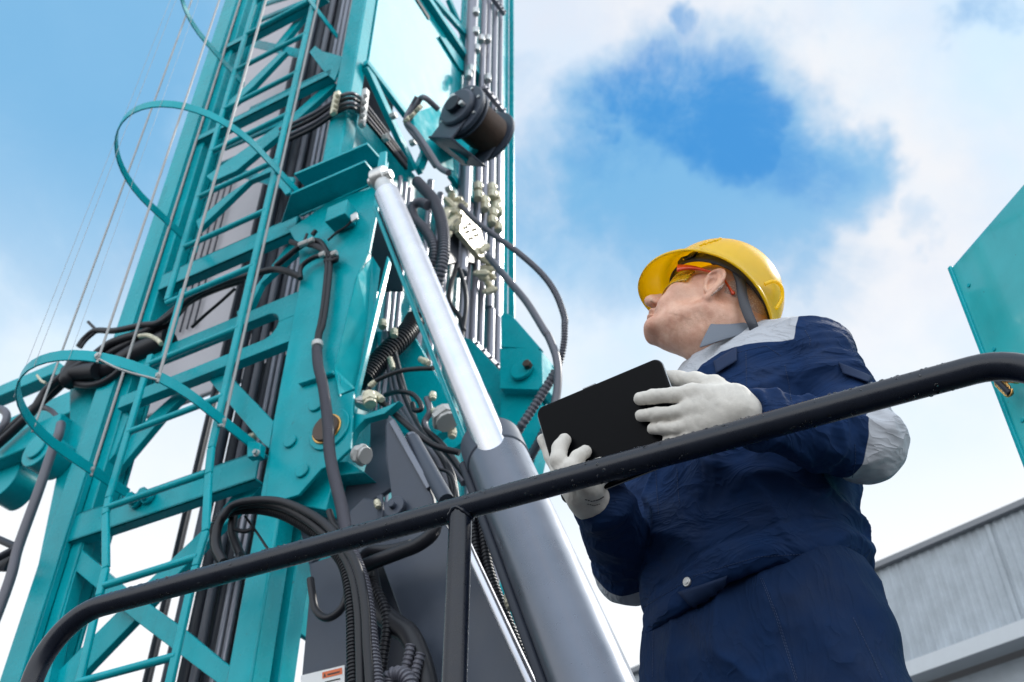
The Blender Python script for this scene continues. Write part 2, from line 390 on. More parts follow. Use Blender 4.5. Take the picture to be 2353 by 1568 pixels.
diag([('a', 1100, 480), ('a', 1160, 470), ('a', 860, 790), ('a', 560, 1060), ('a', 420, 1180), ('a', 400, 1130), ('a', 720, 850)], b=2.33)
diag([('c', 1240, 690), ('c', 1330, 640), ('c', 1300, 800), ('c', 1080, 990), ('c', 930, 1130), ('c', 840, 1330), ('c', 720, 1480), ('c', 700, 1400), ('c', 960, 1050)], b=2.33)
diag([('a', 1240, 260), ('a', 1340, 130), ('a', 1480, -60), ('a', 1400, -60), ('a', 1180, 260), ('a', 1040, 430), ('a', 1100, 440)], b=2.33)
# horizontal tie plates on the left side of the mast
for z_, x0, y0, x1, y1, h in (('a', 640, 350, 1300, 500, .06), ('a', 260, 1330, 470, 1400, .08), ('c', 700, 110, 1180, 240, .05)):
    p0, p1 = onB(z_, x0, y0, 2.62), onB(z_, x1, y1, 2.50)
    beam_part('tie_bar', p0, p1, .012, h, ZX, M['teal'])
# inclined rear lattice seen through the ladder
for q in ((('a', 900, 60), ('a', 1480, -120)), (('a', 760, 250), ('a', 1480, -40)), (('a', 830, 1010), ('a', 1560, 660)), (('a', 640, 1170), ('a', 1250, 850)), (('a', 600, 1360), ('a', 1300, 1060)), (('a', 560, 1520), ('a', 1240, 1200))):
    p0, p1 = onB(*q[0], 2.60), onB(*q[1], 2.52)
    beam_part('tie_bar', p0, p1, .02, .035, ZX, M['teal'])
# widened foot of the left leg and the outrigger beam leaving the picture at the left
plate_part('leg_flange', [onB('e', 640, 560, 2.30), onB('e', 1090, 520, 2.30), onB('e', 1180, 880, 2.30), onB('e', 1050, 1230, 2.30), onB('e', 840, 1480, 2.30), onB('5', 550, 650, 2.30), onB('5', 480, 880, 2.30), onB('5', 395, 1180, 2.30), onB('5', 300, 1620, 2.30), onB('5', 60, 1700, 2.30), onB('e', 560, 1240, 2.30), onB('e', 640, 950, 2.30)], BX, .05, M['teal'])
beam_part('outrigger_beam', onB('e', -500, 1330, 2.6), onB('e', 1250, 560, 2.6), .10, .16, ZX, M['teal'], bevel=.008)
beam_part('outrigger_beam', onB('e', -300, 830, 2.75), onB('e', 560, 470, 2.75), .08, .09, ZX, M['teal'], bevel=.006)
beam_part('outrigger_beam', onB('e', -300, 1380, 2.28), onB('e', 600, 1010, 2.28), .09, .13, ZX, M['teal'], bevel=.008)
bm = bm_new(); c_ = onB('e', 340, 1180, 2.18); add_cyl(bm, c_, c_+BX*.12, .085, 32); add_cyl(bm, c_-BX*.012, c_, .05, 24)
bm_obj('pivot_boss', bm, M['teal'], rig, .004)
bm = bm_new(); c_ = onB('e', 10, 1450, 2.3); add_cyl(bm, c_, c_+BX*.12, .10, 32)
bm_obj('pivot_boss', bm, M['teal'], rig, .004)
# light panel behind the lattice with its dark seams, and a pair of dark guide rails
pb = 3.0
P0 = onB('D', 505, 1010, pb); a_r = dotA(onB('D', 690, 450, pb))+.35
def A_at(z_, x, y, b): return dotA(onB(z_, x, y, b))
aL = A_at('D', 475, 450, pb)
box_part('guide_housing', aL, a_r, pb, pb+.03, onB('D', 470, 905, pb).z, ZT, M['pale'], bevel=.01)
for x0, y0 in ((1220, 560), (1120, 1000)):
    a_ = A_at('a', x0, y0, pb-.03)
for dx in (0.,):
    a_ = A_at('a', 1210, 600, pb-.03)
    tube('guide_cable', [abz(a_, pb-.02, .2), abz(a_, pb-.02, ZT)], .016, M['darkgrey'], rig, smooth=False)
a_ = A_at('5', 1170, 600, 2.9); tube('guide_cable', [abz(a_, 2.9, -.5), abz(a_, 2.9, 4.2)], .014, M['darkgrey'], rig, smooth=False)
a_ = A_at('5', 570, 900, 2.9); tube('guide_cable', [abz(a_, 2.9, -.5), abz(a_, 2.9, 4.2)], .014, M['darkgrey'], rig, smooth=False)
for k in range(5):
    a_ = aL+.03+k*.05; tube('guide_cable', [abz(a_, pb-.02, 3.9), abz(a_, pb-.02, 5.2)], .006, M['darkgrey'], rig, smooth=False, seg=8)
# dark bundle of pipes running up inside the right column
aD = A_at('f', 980, 600, 2.62)
box_part('pipe_casing', aD-.26, aD+.16, 2.72, 2.80, ZB, 3.1, M['darkgrey'], bevel=.004)
box_part('pipe_casing', aD-.16, aD+.16, 2.95, 3.05, 3.0, ZT, M['darkgrey'], bevel=.004)
for k, (da, db, r_, m_k) in enumerate(((-.20, 0, .026, 'grey'), (-.135, .02, .030, 'darkgrey'), (-.07, 0, .020, 'conduit'), (-.03, .03, .024, 'darkgrey'), (.02, 0, .014, 'pipe'), (.055, .0, .014, 'pipe'), (.10, .02, .02, 'darkgrey'))):
    tube('vertical_pipe', [abz(aD+da, 2.62+db, ZB), abz(aD+da, 2.62+db, ZT)], r_, M[m_k], rig, smooth=False)
aE = A_at('a', 1520, 200, 2.7)
for k, (da, r_) in enumerate(((-.10, .03), (-.03, .022), (.04, .03), (.10, .024))):
    tube('vertical_pipe', [abz(aE+da, 2.70, 3.3), abz(aE+da, 2.70, ZT)], r_, M['darkgrey' if k % 2 else 'grey'], rig, smooth=False)

# gusset casting on the right column
G = [('c', 1180, 640), ('c', 1560, 380), ('c', 2010, 230), ('c', 1900, 850), ('c', 1800, 1080), ('f', 1600, 450), ('f', 1640, 500), ('f', 1650, 700), ('f', 1775, 650), ('f', 1765, 900), ('f', 1745, 1180), ('f', 1610, 1310), ('f', 1480, 1370), ('6', 580, 465), ('6', 480, 495), ('6', 380, 520), ('f', 1040, 930), ('f', 1180, 200), ('c', 1290, 1100), ('c', 1270, 800)]
plate_part('gusset_plate', [onB(*p, 2.235) for p in G], BX, .013, M['teal'], bevel=.003)
plate_part('gusset_plate', [onB(*p, 2.29) for p in (('f', 1280, 1350), ('f', 1640, 1300), ('f', 1720, 1295), ('f', 1880, 1400), ('f', 1600, 1430), ('6', 740, 555), ('6', 560, 520), ('6', 480, 500))], BX, .10, M['teal'], bevel=.004)
# boss details
def boss(z_, x, y, b, r, h, m, ring=None):
    c = onB(z_, x, y, b); bm = bm_new(); add_cyl(bm, c, c-BX*h, r, 40)
    o = bm_obj('pivot_pin', bm, m, rig, .003)
    if ring:
        bm = bm_new(); add_cyl(bm, c+BX*.002, c-BX*(h*.6), r*1.13, 40); bm_obj('bushing', bm, ring, o, .002)
    return o
boss('f', 1545, 1015, 2.234, .052, .022, M['rust'], M['brass'])
bm = bm_new(); c_ = onB('f', 1560, 1010, 2.2345); add_cyl(bm, c_, c_-BX*.008, .082, 48); bm_obj('boss_ring', bm, M['teal'], rig, .003)
for z_, x, y, r_ in (('f', 1440, 770, .034), ('f', 1200, 1120, .026), ('f', 1310, 1390, .026)):
    c_ = onB(z_, x, y, 2.2345); bm = bm_new(); add_cyl(bm, c_, c_-BX*.009, r_, 36); bm_obj('plug_cap', bm, M['teal'], rig, .0035)
bm = bm_new(); add_beam(bm, onB('f', 1285, 590, 2.225), onB('f', 1600, 490, 2.225), .022, .014, up=ZX); bm_obj('stop_bar', bm, M['teal'], rig, .003)
# folded pale face and rib beside it
pl = [onB('c', 1930, 890, 2.237), onB('c', 1815, 1060, 2.232), onB('f', 1600, 450, 2.232), onB('f', 1640, 490, 2.232), onB('f', 1635, 690, 2.232), onB('f', 1790, 635, 2.31), onB('f', 1905, 0, 2.31), onB('c', 1935, 1050, 2.30)]
def fold(name, quads, m, th=.006):
    bm = bm_new()
    for q in quads:
        vs = [bm.verts.new(p) for p in q]; bm.faces.new(vs)
    bmesh.ops.remove_doubles(bm, verts=bm.verts, dist=1e-5)
    o = bm_obj(name, bm, m, rig, 0, False)
    s = o.modifiers.new('thick', 'SOLIDIFY'); s.thickness = th; s.offset = 0
    return o
q1 = onB('c', 1815, 1060, 2.230); q2 = onB('f', 1600, 450, 2.230); q3 = onB('f', 1640, 690, 2.230)
q4 = onB('f', 1790, 630, 2.315); q5 = onB('f', 1900, 0, 2.315); q6 = onB('c', 1945, 890, 2.315)
q7 = onB('f', 1825, 650, 2.33); q8 = onB('f', 1965, 0, 2.33); q9 = onB('c', 2080, 900, 2.34); q10 = onB('c', 2020, 1000, 2.33)
fold('folded_plate', [(q1, q2, q5, q6), (q2, q3, q4, q5)], M['teal_matte'])
fold('side_rib', [(q6+AX*.002, q5+AX*.002, q8, q10), (q5+AX*.002, q4+AX*.002, q7, q8)], M['teal'])
plate_part('side_rib', [onB('d', 615, 880, 2.30), onB('d', 630, 930, 2.30), onB('g', 330, 700, 2.30), onB('g', 310, 860, 2.30), onB('g', 300, 700, 2.30)], BX, .02, M['teal'])
plate_part('side_rib', [onB(z_, x, y, 2.17) for z_, x, y in (('b', 548, 1400), ('b', 606, 1385), ('d', 592, 120), ('d', 566, 250), ('d', 448, 850), ('d', 428, 835), ('d', 506, 300), ('d', 516, 100))], BX, .012, M['teal'])
# shelves over the gusset
zB = onB('c', 1560, 385, 2.24).z
sB = [onB('c', 1110, 590, 2.24), onB('c', 2005, 225, 2.24)]
for p in sB: p.z = zB
near = [onZ('c', 2000, 170, zB), onZ('c', 1880, 20, zB), onZ('c', 1200, 320, zB)]
plate_part('shelf_plate', sB+near, ZX, .014, M['teal'])
bN = dotB(onZ('c', 1880, 20, zB)); zC = onB('a', 1900, 1325, bN).z
nearC = [onZ('a', 2020, 1460, zC), onZ('a', 1900, 1325, zC), onZ('c', 1230, 140, zC)]
aa = [dotA(p) for p in nearC]
plate_part('shelf_plate', nearC+[abz(aa[2], 2.26, zC), abz(aa[0], 2.26, zC)], ZX, .014, M['teal'])
# back wall between the shelves and a dark plate painting the cavity's shade
plate_part('shelf_web', [abz(aa[2]-.05, 2.25, zB+.01), abz(aa[0]+.02, 2.25, zB+.01), abz(aa[0]+.02, 2.25, zC), abz(aa[2]-.05, 2.25, zC)], BX, .01, M['teal'])
plate_part('recess_shade', [onB('d', 530, 400, 2.45), onB('d', 700, 400, 2.45), onB('d', 760, 1200, 2.45), onB('d', 420, 1200, 2.45)], BX, .01, M['darkgrey'])
# light box bracket with switch
bx0 = onB('c', 1665, 520, 2.19)
bm = bm_new(); add_beam(bm, bx0-AX*.05, bx0+AX*.05, .075, .085, up=ZX); bm_obj('switch_box', bm, M['teal'], rig, .004)
beam_part('switch_arm', onB('c', 1780, 500, 2.17), onB('c', 1790, 560, 2.17), .012, .03, AX, M['steel'])
# column cap plates near the top right of the ladder
for pts in ([('a', 1420, 420), ('a', 1490, 470), ('a', 1680, 520), ('a', 1640, 640), ('a', 1600, 740), ('a', 1490, 640), ('a', 1370, 480)], [('c', 1080, 140), ('c', 1230, 160), ('c', 1190, 300), ('c', 1150, 320), ('c', 1060, 190)]):
    plate_part('hoop_bracket', [onB(*p, 2.27) for p in pts], BX, .014, M['teal'])
plate_part('hoop_bracket', [onB(*p, 2.235) for p in (('f', 850, 1150), ('f', 975, 1170), ('f', 960, 1280), ('f', 850, 1300))], -BX, .03, M['teal'])
bolt('bolt', onB('f', 890, 1225, 2.203), -BX, .010, .015, M['steel'], rig)

# ------------------------------------------------------------------ ladder and cage
lad = empty('ladder', abz(-2.52, 2.08, 1.0), rig)
LB = 2.08
def lp(a, z): return abz(a, LB, z)
def stile(pts):
    bm = bm_new()
    P = [Vector(p) for p in pts]
    for i in range(len(P)-1): add_beam(bm, P[i], P[i+1], .028, .016, up=BX)
    return bm_obj('stile', bm, M['teal'], lad, .004)
zr = [1.31+.325*k for k in range(20)]
stile([lp(-2.745, 2.95), lp(-2.745, ZT-.4)])
stile([lp(-2.665, 2.98), lp(-2.665, 2.60)])
stile([lp(-2.745, 2.655), lp(-2.745, 2.0), lp(-2.735, 1.93), lp(-2.655, 1.70), lp(-2.650, 1.60), lp(-2.63, 1.31), lp(-2.62, .9), lp(-2.62, -.9)])
stile([lp(-2.295, ZT-.4), lp(-2.295, 2.06), lp(-2.28, 1.95), lp(-2.235, 1.72), lp(-2.245, 1.60), lp(-2.25, .9), lp(-2.25, -.9)])
for k, z_ in enumerate(zr):
    a0, a1 = (-2.745, -2.295) if z_ > 1.7 else ((-2.64, -2.245))
    tube('rung', [abz(a0, LB+.002, z_), abz(a1, LB+.002, z_)], .0125, M['teal'], lad, smooth=False)
for z_ in (.98, .655, .33, 0., -.33): tube('rung', [abz(-2.62, LB, z_), abz(-2.25, LB, z_)], .0125, M['teal'], lad, smooth=False)
cage = empty('safety_cage', abz(-2.5, 1.8, 2.1), rig)
def hoop(z0):
    # wide band: straight flanks to the mast, round towards the outside
    pts = []
    aR, aL_, bM = -2.275, -2.895, 2.275
    ca, cb, ra = (aR+aL_)/2, 1.96, (aR-aL_)/2
    pts.append((aR, bM)); pts.append((aR, 2.1))
    for t in np.linspace(0, math.pi, 25): pts.append((ca+ra*math.cos(t), cb-.41*math.sin(t)))
    pts.append((aL_, 2.1)); pts.append((aL_, bM))
    P = [abz(a, b, z0) for a, b in pts]
    bm = bm_new(); prev = None; W, T = .042, .006
    for i, p in enumerate(P):
        t = (P[min(i+1, len(P)-1)]-P[max(i-1, 0)]).normalized(); s = t.cross(ZX)
        ring = [bm.verts.new(p+s*(x*T/2)+ZX*(y*W/2)) for x, y in ((-1, -1), (1, -1), (1, 1), (-1, 1))]
        if prev:
            for k in range(4): bm.faces.new((prev[k], prev[(k+1) % 4], ring[(k+1) % 4], ring[k]))
        else: bm.faces.new(ring)
        prev = ring
    bm.faces.new(list(reversed(prev)))
    bm_obj('hoop', bm, M['teal'], cage, .0015)
    return P
HZ = [2.172, 3.500, 4.78, 6.10]
for h_ in HZ: HP = hoop(h_)
# cage bars hang on the hoops; plan positions on the lowest hoop
hp = [(dotA(p), dotB(p)) for p in HP]
def nearest(z_, x, y):
    p = onZ(z_, x, y, 2.172); a, b = dotA(p), dotB(p)
    q = min(hp, key=lambda s: (s[0]-a)**2+(s[1]-b)**2)
    return q
bars = [(('e', 920, 330), .0042, 1), (('e', 1490, 570), .0055, 1), (('e', 2070, 820), .0055, 1), (('e', 890, 1390), .0055, 1), (('e', 345, 1020), .0040, 1), (('e', 320, 370), .0013, 0), (('e', 85, 690), .0013, 0), (('e', 620, 330), .0010, 0)]
for (p, r_, bo) in bars:
    a, b = nearest(*p)
    b -= .008
    o = tube('cage_bar', [abz(a, b, 2.146), abz(a, b, 6.1)], r_*(1.05 if r_ > .003 else .7), M['strapbar'], cage, smooth=False, seg=8)
    if bo: bolt('bolt', abz(a, b-.004, 2.172), -BX, .009, .008, M['galv'], cage)
for (p0, p1) in ((('e', 930, 340), ('e', 1480, 580)), (('e', 2080, 835), ('e', 2000, 1000))):
    a0, b0 = nearest(*p0); a1, b1 = nearest(*p1)
    tube('cage_link', [abz(a0, b0-.012, 2.161), abz((a0+a1)/2, (b0+b1)/2-.03, 2.141), abz(a1, b1-.012, 2.156)], .004, M['galv'], cage, seg=8)

# ------------------------------------------------------------------ right side of the mast
AS = -2.10
def pA(z_, x, y, a=AS): return onA(z_, x, y, a)
def side_poly(name, pts, a, th, m=M['teal']):
    return plate_part(name, [pA(*p, a) for p in pts], -AX, th, m)
# big smooth panel with its top and bottom frames
zp0, zp1 = pA('b', 410, 560).z, pA('b', 930, 0).z
side_poly_z = [(2.336, zp0), (3.02, zp0), (3.22, zp0+.22), (3.22, zp1-.02), (2.336, zp1-.02)]
plate_part('side_panel', [abz(AS+.008, b, z) for b, z in side_poly_z], -AX, .03, M['teal_gloss'])
beam_part('panel_rail', abz(AS+.02, 2.30, zp1+.02), abz(AS+.02, 3.62, zp1+.02), .05, .055, ZX, M['teal'])
beam_part('panel_rail', abz(AS+.014, 2.32, zp0-.03), abz(AS+.014, 3.62, zp0-.03), .03, .03, ZX, M['teal'])
plate_part('panel_slot', [abz(AS+.0105, dotB(pA('b', x, y)), pA('b', x, y).z) for x, y in ((1070, 345), (1125, 365), (1320, 620), (1330, 700), (1260, 650))], AX, .012, M['teal'])
plate_part('panel_slot', [abz(AS+.0105, dotB(pA('b', x, y)), pA('b', x, y).z) for x, y in ((855, -10), (880, -10), (990, 160), (985, 195))], AX, .004, M['darkgrey'])
box_part('inner_wall', AS-.10, AS-.08, 2.36, 3.60, 1.55, 4.3, M['teal'])
box_part('inner_wall', AS-.10, AS-.08, 3.30, 3.60, 4.3, ZT, M['teal'])
def sdiag(p0, p1, w_, a=AS+.015, d=.03, m=M['teal']):
    P0, P1 = pA(*p0, a), pA(*p1, a)
    bm = bm_new(); add_beam(bm, P0, P1, d, w_, up=(P1-P0).cross(AX)); return bm_obj('side_brace', bm, m, rig, .003)
sdiag(('a', 1895, 620), ('a', 2330, 1568), .055)
sdiag(('a', 1885, 575), ('b', 800, 1080), .035, a=AS+.02)
sdiag(('b', 900, 1568), ('b', 1010, 1300), .05)
sdiag(('b', 1000, -60), ('b', 1345, 330), .05)
sdiag(('b', 1180, 0), ('b', 1440, 640), .045, a=AS-.02)
sdiag(('b', 1400, 480), ('d', 1460, 180), .05, a=AS-.02)
sdiag(('d', 1190, 130), ('d', 1440, 470), .05)
# winch
wn = empty('winch', pA('b', 1380, 1100, -1.95), rig)
wc = pA('b', 1300, 1040, -1.93)
ax_d = (pA('b', 1560, 1220, -1.80)-pA('b', 1300, 1010, -1.90))
cA = atR('b', 1318, 1015, 5.45); cB = atR('b', 1545, 1235, 5.35)
R_ = 5.4/FPX*(200*.25)
axw = (cB-cA).normalized()
# make the drum axis square enough to the view: axis mostly along the mast's depth
axw = Vector((.62, .77, .12)).normalized()
cA = atR('b', 1310, 1030, 5.35)
u_ = axw.cross(ZX).normalized(); v_ = axw.cross(u_)
def disc(name, c0, c1, r, m, bev=.004, seg=48, par=wn):
    bm = bm_new(); add_cyl(bm, c0, c1, r, seg); return bm_obj(name, bm, m, par, bev)
disc('flange', cA-axw*.02, cA+axw*.005, .145, M['grey'])
disc('flange', cA+axw*.025, cA+axw*.038, .138, M['grey'])
disc('motor_cover', cA-axw*.055, cA-axw*.02, .105, M['grey'], .012)
disc('motor_hub', cA-axw*.085, cA-axw*.05, .045, M['darkgrey'], .004)
disc('motor_port', cA-axw*.085+ZX*.055, cA-axw*.05+ZX*.055, .016, M['steel'], .002)
disc('motor_port', cA-axw*.085-ZX*.03+AX*.05, cA-axw*.05-ZX*.03+AX*.05, .013, M['steel'], .002)
for k in range(8):
    q = cA+(u_*math.cos(k*math.pi/4)+v_*math.sin(k*math.pi/4))*.122; disc('flange_bolt', q-axw*.028, q-axw*.018, .008, M['steel'], .001, 6)
bm = bm_new(); P = [cA+axw*(.038+.0035*k) for k in range(52)]
add_tube(bm, P, .108, 48, rf=lambda i, s: 1.0 if i % 2 else .965); bm_obj('rope_drum', bm, M['rust'], wn)
disc('flange', cA+axw*.22, cA+axw*.238, .145, M['grey'])
dn_ = (-ZX*.72-AX*.55).normalized(); sd_2 = dn_.cross(axw).normalized()
bm = bm_new()
for k in (-.008, .228): add_beam(bm, cA+axw*k+dn_*.02, cA+axw*k+dn_*.185, .17, .012, up=axw)
add_beam(bm, cA-axw*.02+dn_*.185, cA+axw*.245+dn_*.185, .18, .012, up=dn_)
bm_obj('mount_frame', bm, M['grey'], wn, .003)
side_poly('winch_bracket', [('b', 850, 1050), ('b', 1080, 960), ('b', 1200, 1250), ('b', 1230, 1568), ('d', 1120, 60), ('b', 960, 1400), ('b', 870, 1180)], AS+.06, .02, M['teal_matte'])
bm = bm_new(); add_beam(bm, cA+axw*.10+dn_*.19, pA('b', 1180, 1330, AS+.0), .16, .02, up=dn_); add_beam(bm, cA+axw*.2+dn_*.12, pA('b', 1250, 1300, AS+.0), .02, .16, up=dn_)
bm_obj('bracket_arm', bm, M['teal_matte'], wn, .003)
tube('hydraulic_hose', [atR('b', 1090, 1010, 5.2), atR('b', 980, 910, 5.2), atR('b', 930, 900, 5.25), atR('b', 890, 960, 5.25), atR('b', 830, 1080, 5.25), atR('b', 800, 1130, 5.2), atR('b', 870, 1200, 5.1), atR('b', 980, 1360, 4.9), atR('b', 1090, 1530, 4.8), atR('d', 1180, 120, 4.7)], .014, M['conduit'], rig)
tube('hydraulic_hose', [atR('b', 890, 890, 5.3), atR('b', 840, 980, 5.3), atR('b', 790, 1080, 5.25), atR('b', 800, 1160, 5.2), atR('b', 920, 1320, 5.0), atR('b', 1060, 1530, 4.85)], .012, M['conduit'], rig)
for x, y in ((800, 1100), (850, 1060), (905, 1000)):
    disc('hose_fitting', atR('b', x-14, y-14, 5.2), atR('b', x+14, y+14, 5.2), .024, M['cream'], .003, 8, rig)
# vertical pipes along the rear right post
PV = [(1372, .036, 3.25), (1487, .020, 3.5), (1537, .020, 3.56), (1595, .022, 3.62), (1652, .018, 3.70)]
for k, (x, r_, _) in enumerate(PV):
    for sect in ((-.9, 3.75), (3.75, 7.5)):
        aP = AS+.055
        bP = dotB(pA('b', x, 700, aP)) if sect[0] > 3 else dotB(pA('g', (1398, 1468, 1560, 1628, 1628)[k], 300, aP))
        if sect[0] < 3 and k == 4: continue
        tube('steel_pipe', [abz(aP, bP, sect[0]), abz(aP, bP, sect[1])], r_ if sect[0] > 3 else (.018, .018, .024, .022)[k], M['pipe'], rig, smooth=False)
for k, x in enumerate((1300, 1345)):
    bP = dotB(pA('d', x, 400)); tube('steel_pipe', [abz(AS+.03, bP, 3.2), abz(AS+.03, bP, 4.4)], .016, M['pipe'], rig, smooth=False)
for k, (x, y) in enumerate(((985, 200), (1080, 250), (1150, 300))):
    bP = dotB(pA('d', x, y)); tube('steel_pipe', [abz(AS+.02, bP, 2.6), abz(AS+.02, bP, 4.2)], .017, M['pipe'], rig, smooth=False)
for k, (x, y) in enumerate(((705, 60), (755, 60), (800, 60))):
    bP = dotB(pA('d', x, y)); tube('steel_pipe', [abz(AS+.03, bP, 2.6), abz(AS+.03, bP, 3.95)], .011, M['pipe'], rig, smooth=False)
for k, (x, y) in enumerate(((610, 1300), (680, 1300), (725, 1300), (565, 1300))):
    bP = dotB(pA('d', x, y)); tube('steel_pipe', [abz(AS+.03, bP, 1.9), abz(AS+.03, bP, 2.95)], .008, M['pipe'], rig, smooth=False)
def clamp_bar(p0, p1, a, w_=.03, h=.030, m=M['pipe']):
    P0, P1 = pA(*p0, a), pA(*p1, a); bm = bm_new(); add_beam(bm, P0, P1, w_, h, up=ZX)
    n = 5
    for i in range(n):
        q = P0.lerp(P1, (i+.5)/n); add_cyl(bm, q+AX*w_*.5, q+AX*(w_*.5+.012), .009, 8)
    bm_obj('pipe_clamp', bm, m, rig, .003)
clamp_bar(('g', 1380, 190), ('g', 1700, 510), AS+.10)
clamp_bar(('b', 1500, 800), ('b', 1690, 1040), AS+.10)
clamp_bar(('b', 1580, -20), ('b', 1690, 130), AS+.10)
for x, y in ((1385, 640), (1365, 690), (1480, 360), (1540, 360), (1430, 110), (1430, 290), (1440, 450), (1540, 720), (1590, 1100), (1650, 1110)):
    c_ = pA('b', x, y, AS+.09); bm = bm_new(); add_cyl(bm, c_-ZX*.03, c_+ZX*.03, .024, 6); bm_obj('pipe_fitting', bm, M['steel'], rig, .003)
for x, y in ((1450, 250), (1452, 330), (1510, 380), (1512, 430), (1580, 260), (1580, 320), (1630, 380), (1610, 430), (1590, 490), (1640, 470), (1580, 560), (1640, 620), (1610, 330)):
    c_ = pA('d', x, y, AS+.085); bm = bm_new(); add_cyl(bm, c_-ZX*.028, c_+ZX*.028, .027, 6); add_cyl(bm, c_-AX*.02, c_+AX*.03, .012, 8); bm_obj('pipe_fitting', bm, M['cream'], rig, .003)
# hose rows tied round the column
def rowhose(off):
    return [('a', 1400, 1010+off), ('a', 1560, 960+off), ('a', 1640, 905+off*1.1), ('a', 1700, 870+off*1.1), ('a', 1760, 855+off*1.1), ('a', 1830, 905+off*1.2)]
for k in range(4):
    o_ = 45*k
    pts = [onB('a', 1100, 1190+o_, 2.24), onB('a', 1400, 1050+o_, 2.24), onB('a', 1590, 930+o_*.95, 2.235), onB('a', 1690, 872+o_*.95, 2.215), onB('a', 1770, 862+o_*.95, 2.212), pA('a', 1840, 905+o_, AS+.03), pA('a', 1905, 985+o_*1.0, AS+.03), pA('a', 2060, 1190+o_*.85, AS+.03), pA('a', 2260, 1470+o_*.6, AS+.03)]
    tube('hydraulic_hose', pts, .0095, M['rubber' if k % 2 else 'conduit'], rig)
bm = bm_new(); add_beam(bm, onB('a', 1630, 850, 2.20), onB('a', 1590, 1050, 2.20), .03, .022, up=BX)
for k in range(4): add_cyl(bm, onB('a', 1628-9*k, 880+46*k, 2.19), onB('a', 1628-9*k, 880+46*k, 2.165), .012, 6)
bm_obj('hose_clamp', bm, M['cream'], rig, .004)
bm = bm_new(); add_beam(bm, pA('a', 1890, 830, AS+.05), pA('a', 1850, 1160, AS+.05), .03, .026, up=AX)
for k in range(5): add_cyl(bm, pA('a', 1886-8*k, 880+60*k, AS+.06), pA('a', 1886-8*k, 880+60*k, AS+.085), .012, 6)
bm_obj('hose_clamp', bm, M['galv'], rig, .004)
for z_, x, y in (('a', 2050, 1280), ('a', 2120, 1075), ('b', 830, 1320), ('b', 580, 1275), ('d', 1160, 280)):
    c_ = pA(z_, x, y, AS+.05); bm = bm_new(); add_cyl(bm, c_, c_+AX*.03, .020, 6); bm_obj('bolt', bm, M['galv'], rig, .003)

# valve block with fittings
vbn = pA('d', 1300, 500, AS+.10)
plate_part('valve_plate', [pA(*p, AS+.12) for p in (('d', 1290, 450), ('d', 1340, 470), ('d', 1480, 650), ('d', 1510, 780), ('d', 1500, 910), ('d', 1460, 880), ('d', 1280, 660))], -AX, .03, M['cream'])
plate_part('valve_bracket', [pA(*p, AS+.06) for p in (('d', 1180, 580), ('d', 1290, 680), ('d', 1460, 890), ('d', 1440, 950), ('d', 1290, 930), ('d', 1170, 960))], -AX, .05, M['darkgrey'])
rv = random.Random(3)
for (x, y) in ((1200, 350), (1190, 400), (1240, 380), (1230, 440), (1270, 420), (1200, 470), (1240, 520), (1210, 560), (1250, 590), (1300, 420), (1150, 500), (1130, 540), (1500, 820), (1530, 930), (1480, 1040), (1540, 1000), (1560, 1060), (1500, 1080), (1560, 1160), (1560, 1200), (1160, 620), (1150, 700)):
    c_ = pA('d', x, y, AS+.13+rv.uniform(-.02, .02)); d_ = Vector((rv.uniform(-1, 1), rv.uniform(-.6, .2), rv.uniform(-1, 1))).normalized()
    bm = bm_new(); add_cyl(bm, c_-d_*.028, c_+d_*.028, .020, 6); add_cyl(bm, c_-d_*.04, c_+d_*.04, .012, 10)
    bm_obj('valve_fitting', bm, M['cream'], rig, .002)
for (x, y) in ((1340, 620), (1360, 660), (1390, 720), (1440, 690), (1420, 640), (1370, 590)):
    c_ = pA('d', x, y, AS+.123); bm = bm_new(); add_cyl(bm, c_, c_+AX*.012, .009, 8); bm_obj('bolt', bm, M['darkgrey'], rig)
# bracket box low on the right
bb = 3.05
def oB(z_, x, y, b=bb): return onB(z_, x, y, b)
plate_part('end_bracket', [oB('d', 1660, 1430), oB('d', 1700, 1398), oB('d', 1760, 1430), oB('g', 1800, 0), oB('g', 2030, 265), oB('g', 1660, 250)], BX, .03, M['teal'])
plate_part('end_bracket', [oB('g', 1650, 262), oB('g', 1985, 255), oB('g', 2035, 290), oB('g', 2042, 590), oB('g', 2000, 640), oB('g', 1650, 630)], BX, .12, M['teal'])
plate_part('end_bracket', [oB('g', 1655, 660, 3.1), oB('g', 1990, 655, 3.1), oB('g', 2060, 900, 3.1), oB('g', 1950, 1400, 3.1), oB('g', 1850, 1400, 3.1), oB('g', 1655, 1000, 3.1)], BX, .08, M['teal'])
plate_part('end_bracket', [oB('g', 2035, 340, 3.15), oB('g', 2070, 330, 3.15), oB('g', 2140, 420, 3.15), oB('g', 2060, 600, 3.15)], BX, .05, M['teal'])
bm = bm_new(); c_ = oB('g', 1860, 470, 3.045); add_cyl(bm, c_, c_-BX*.02, .05, 24); bm_obj('plug_cap', bm, M['teal'], rig, .004)
bm = bm_new(); c_ = oB('g', 1920, 430, 3.03); add_cyl(bm, c_, c_-BX*.03, .02, 6); bm_obj('bolt', bm, M['rust'], rig, .003)
plate_part('inner_wall', [oB('g', 1300, 150, 3.2), oB('g', 1380, 180, 3.2), oB('g', 1700, 520, 3.2), oB('g', 1660, 1000, 3.2), oB('g', 1560, 700, 3.2), oB('g', 1400, 400, 3.2)], BX, .03, M['teal'])

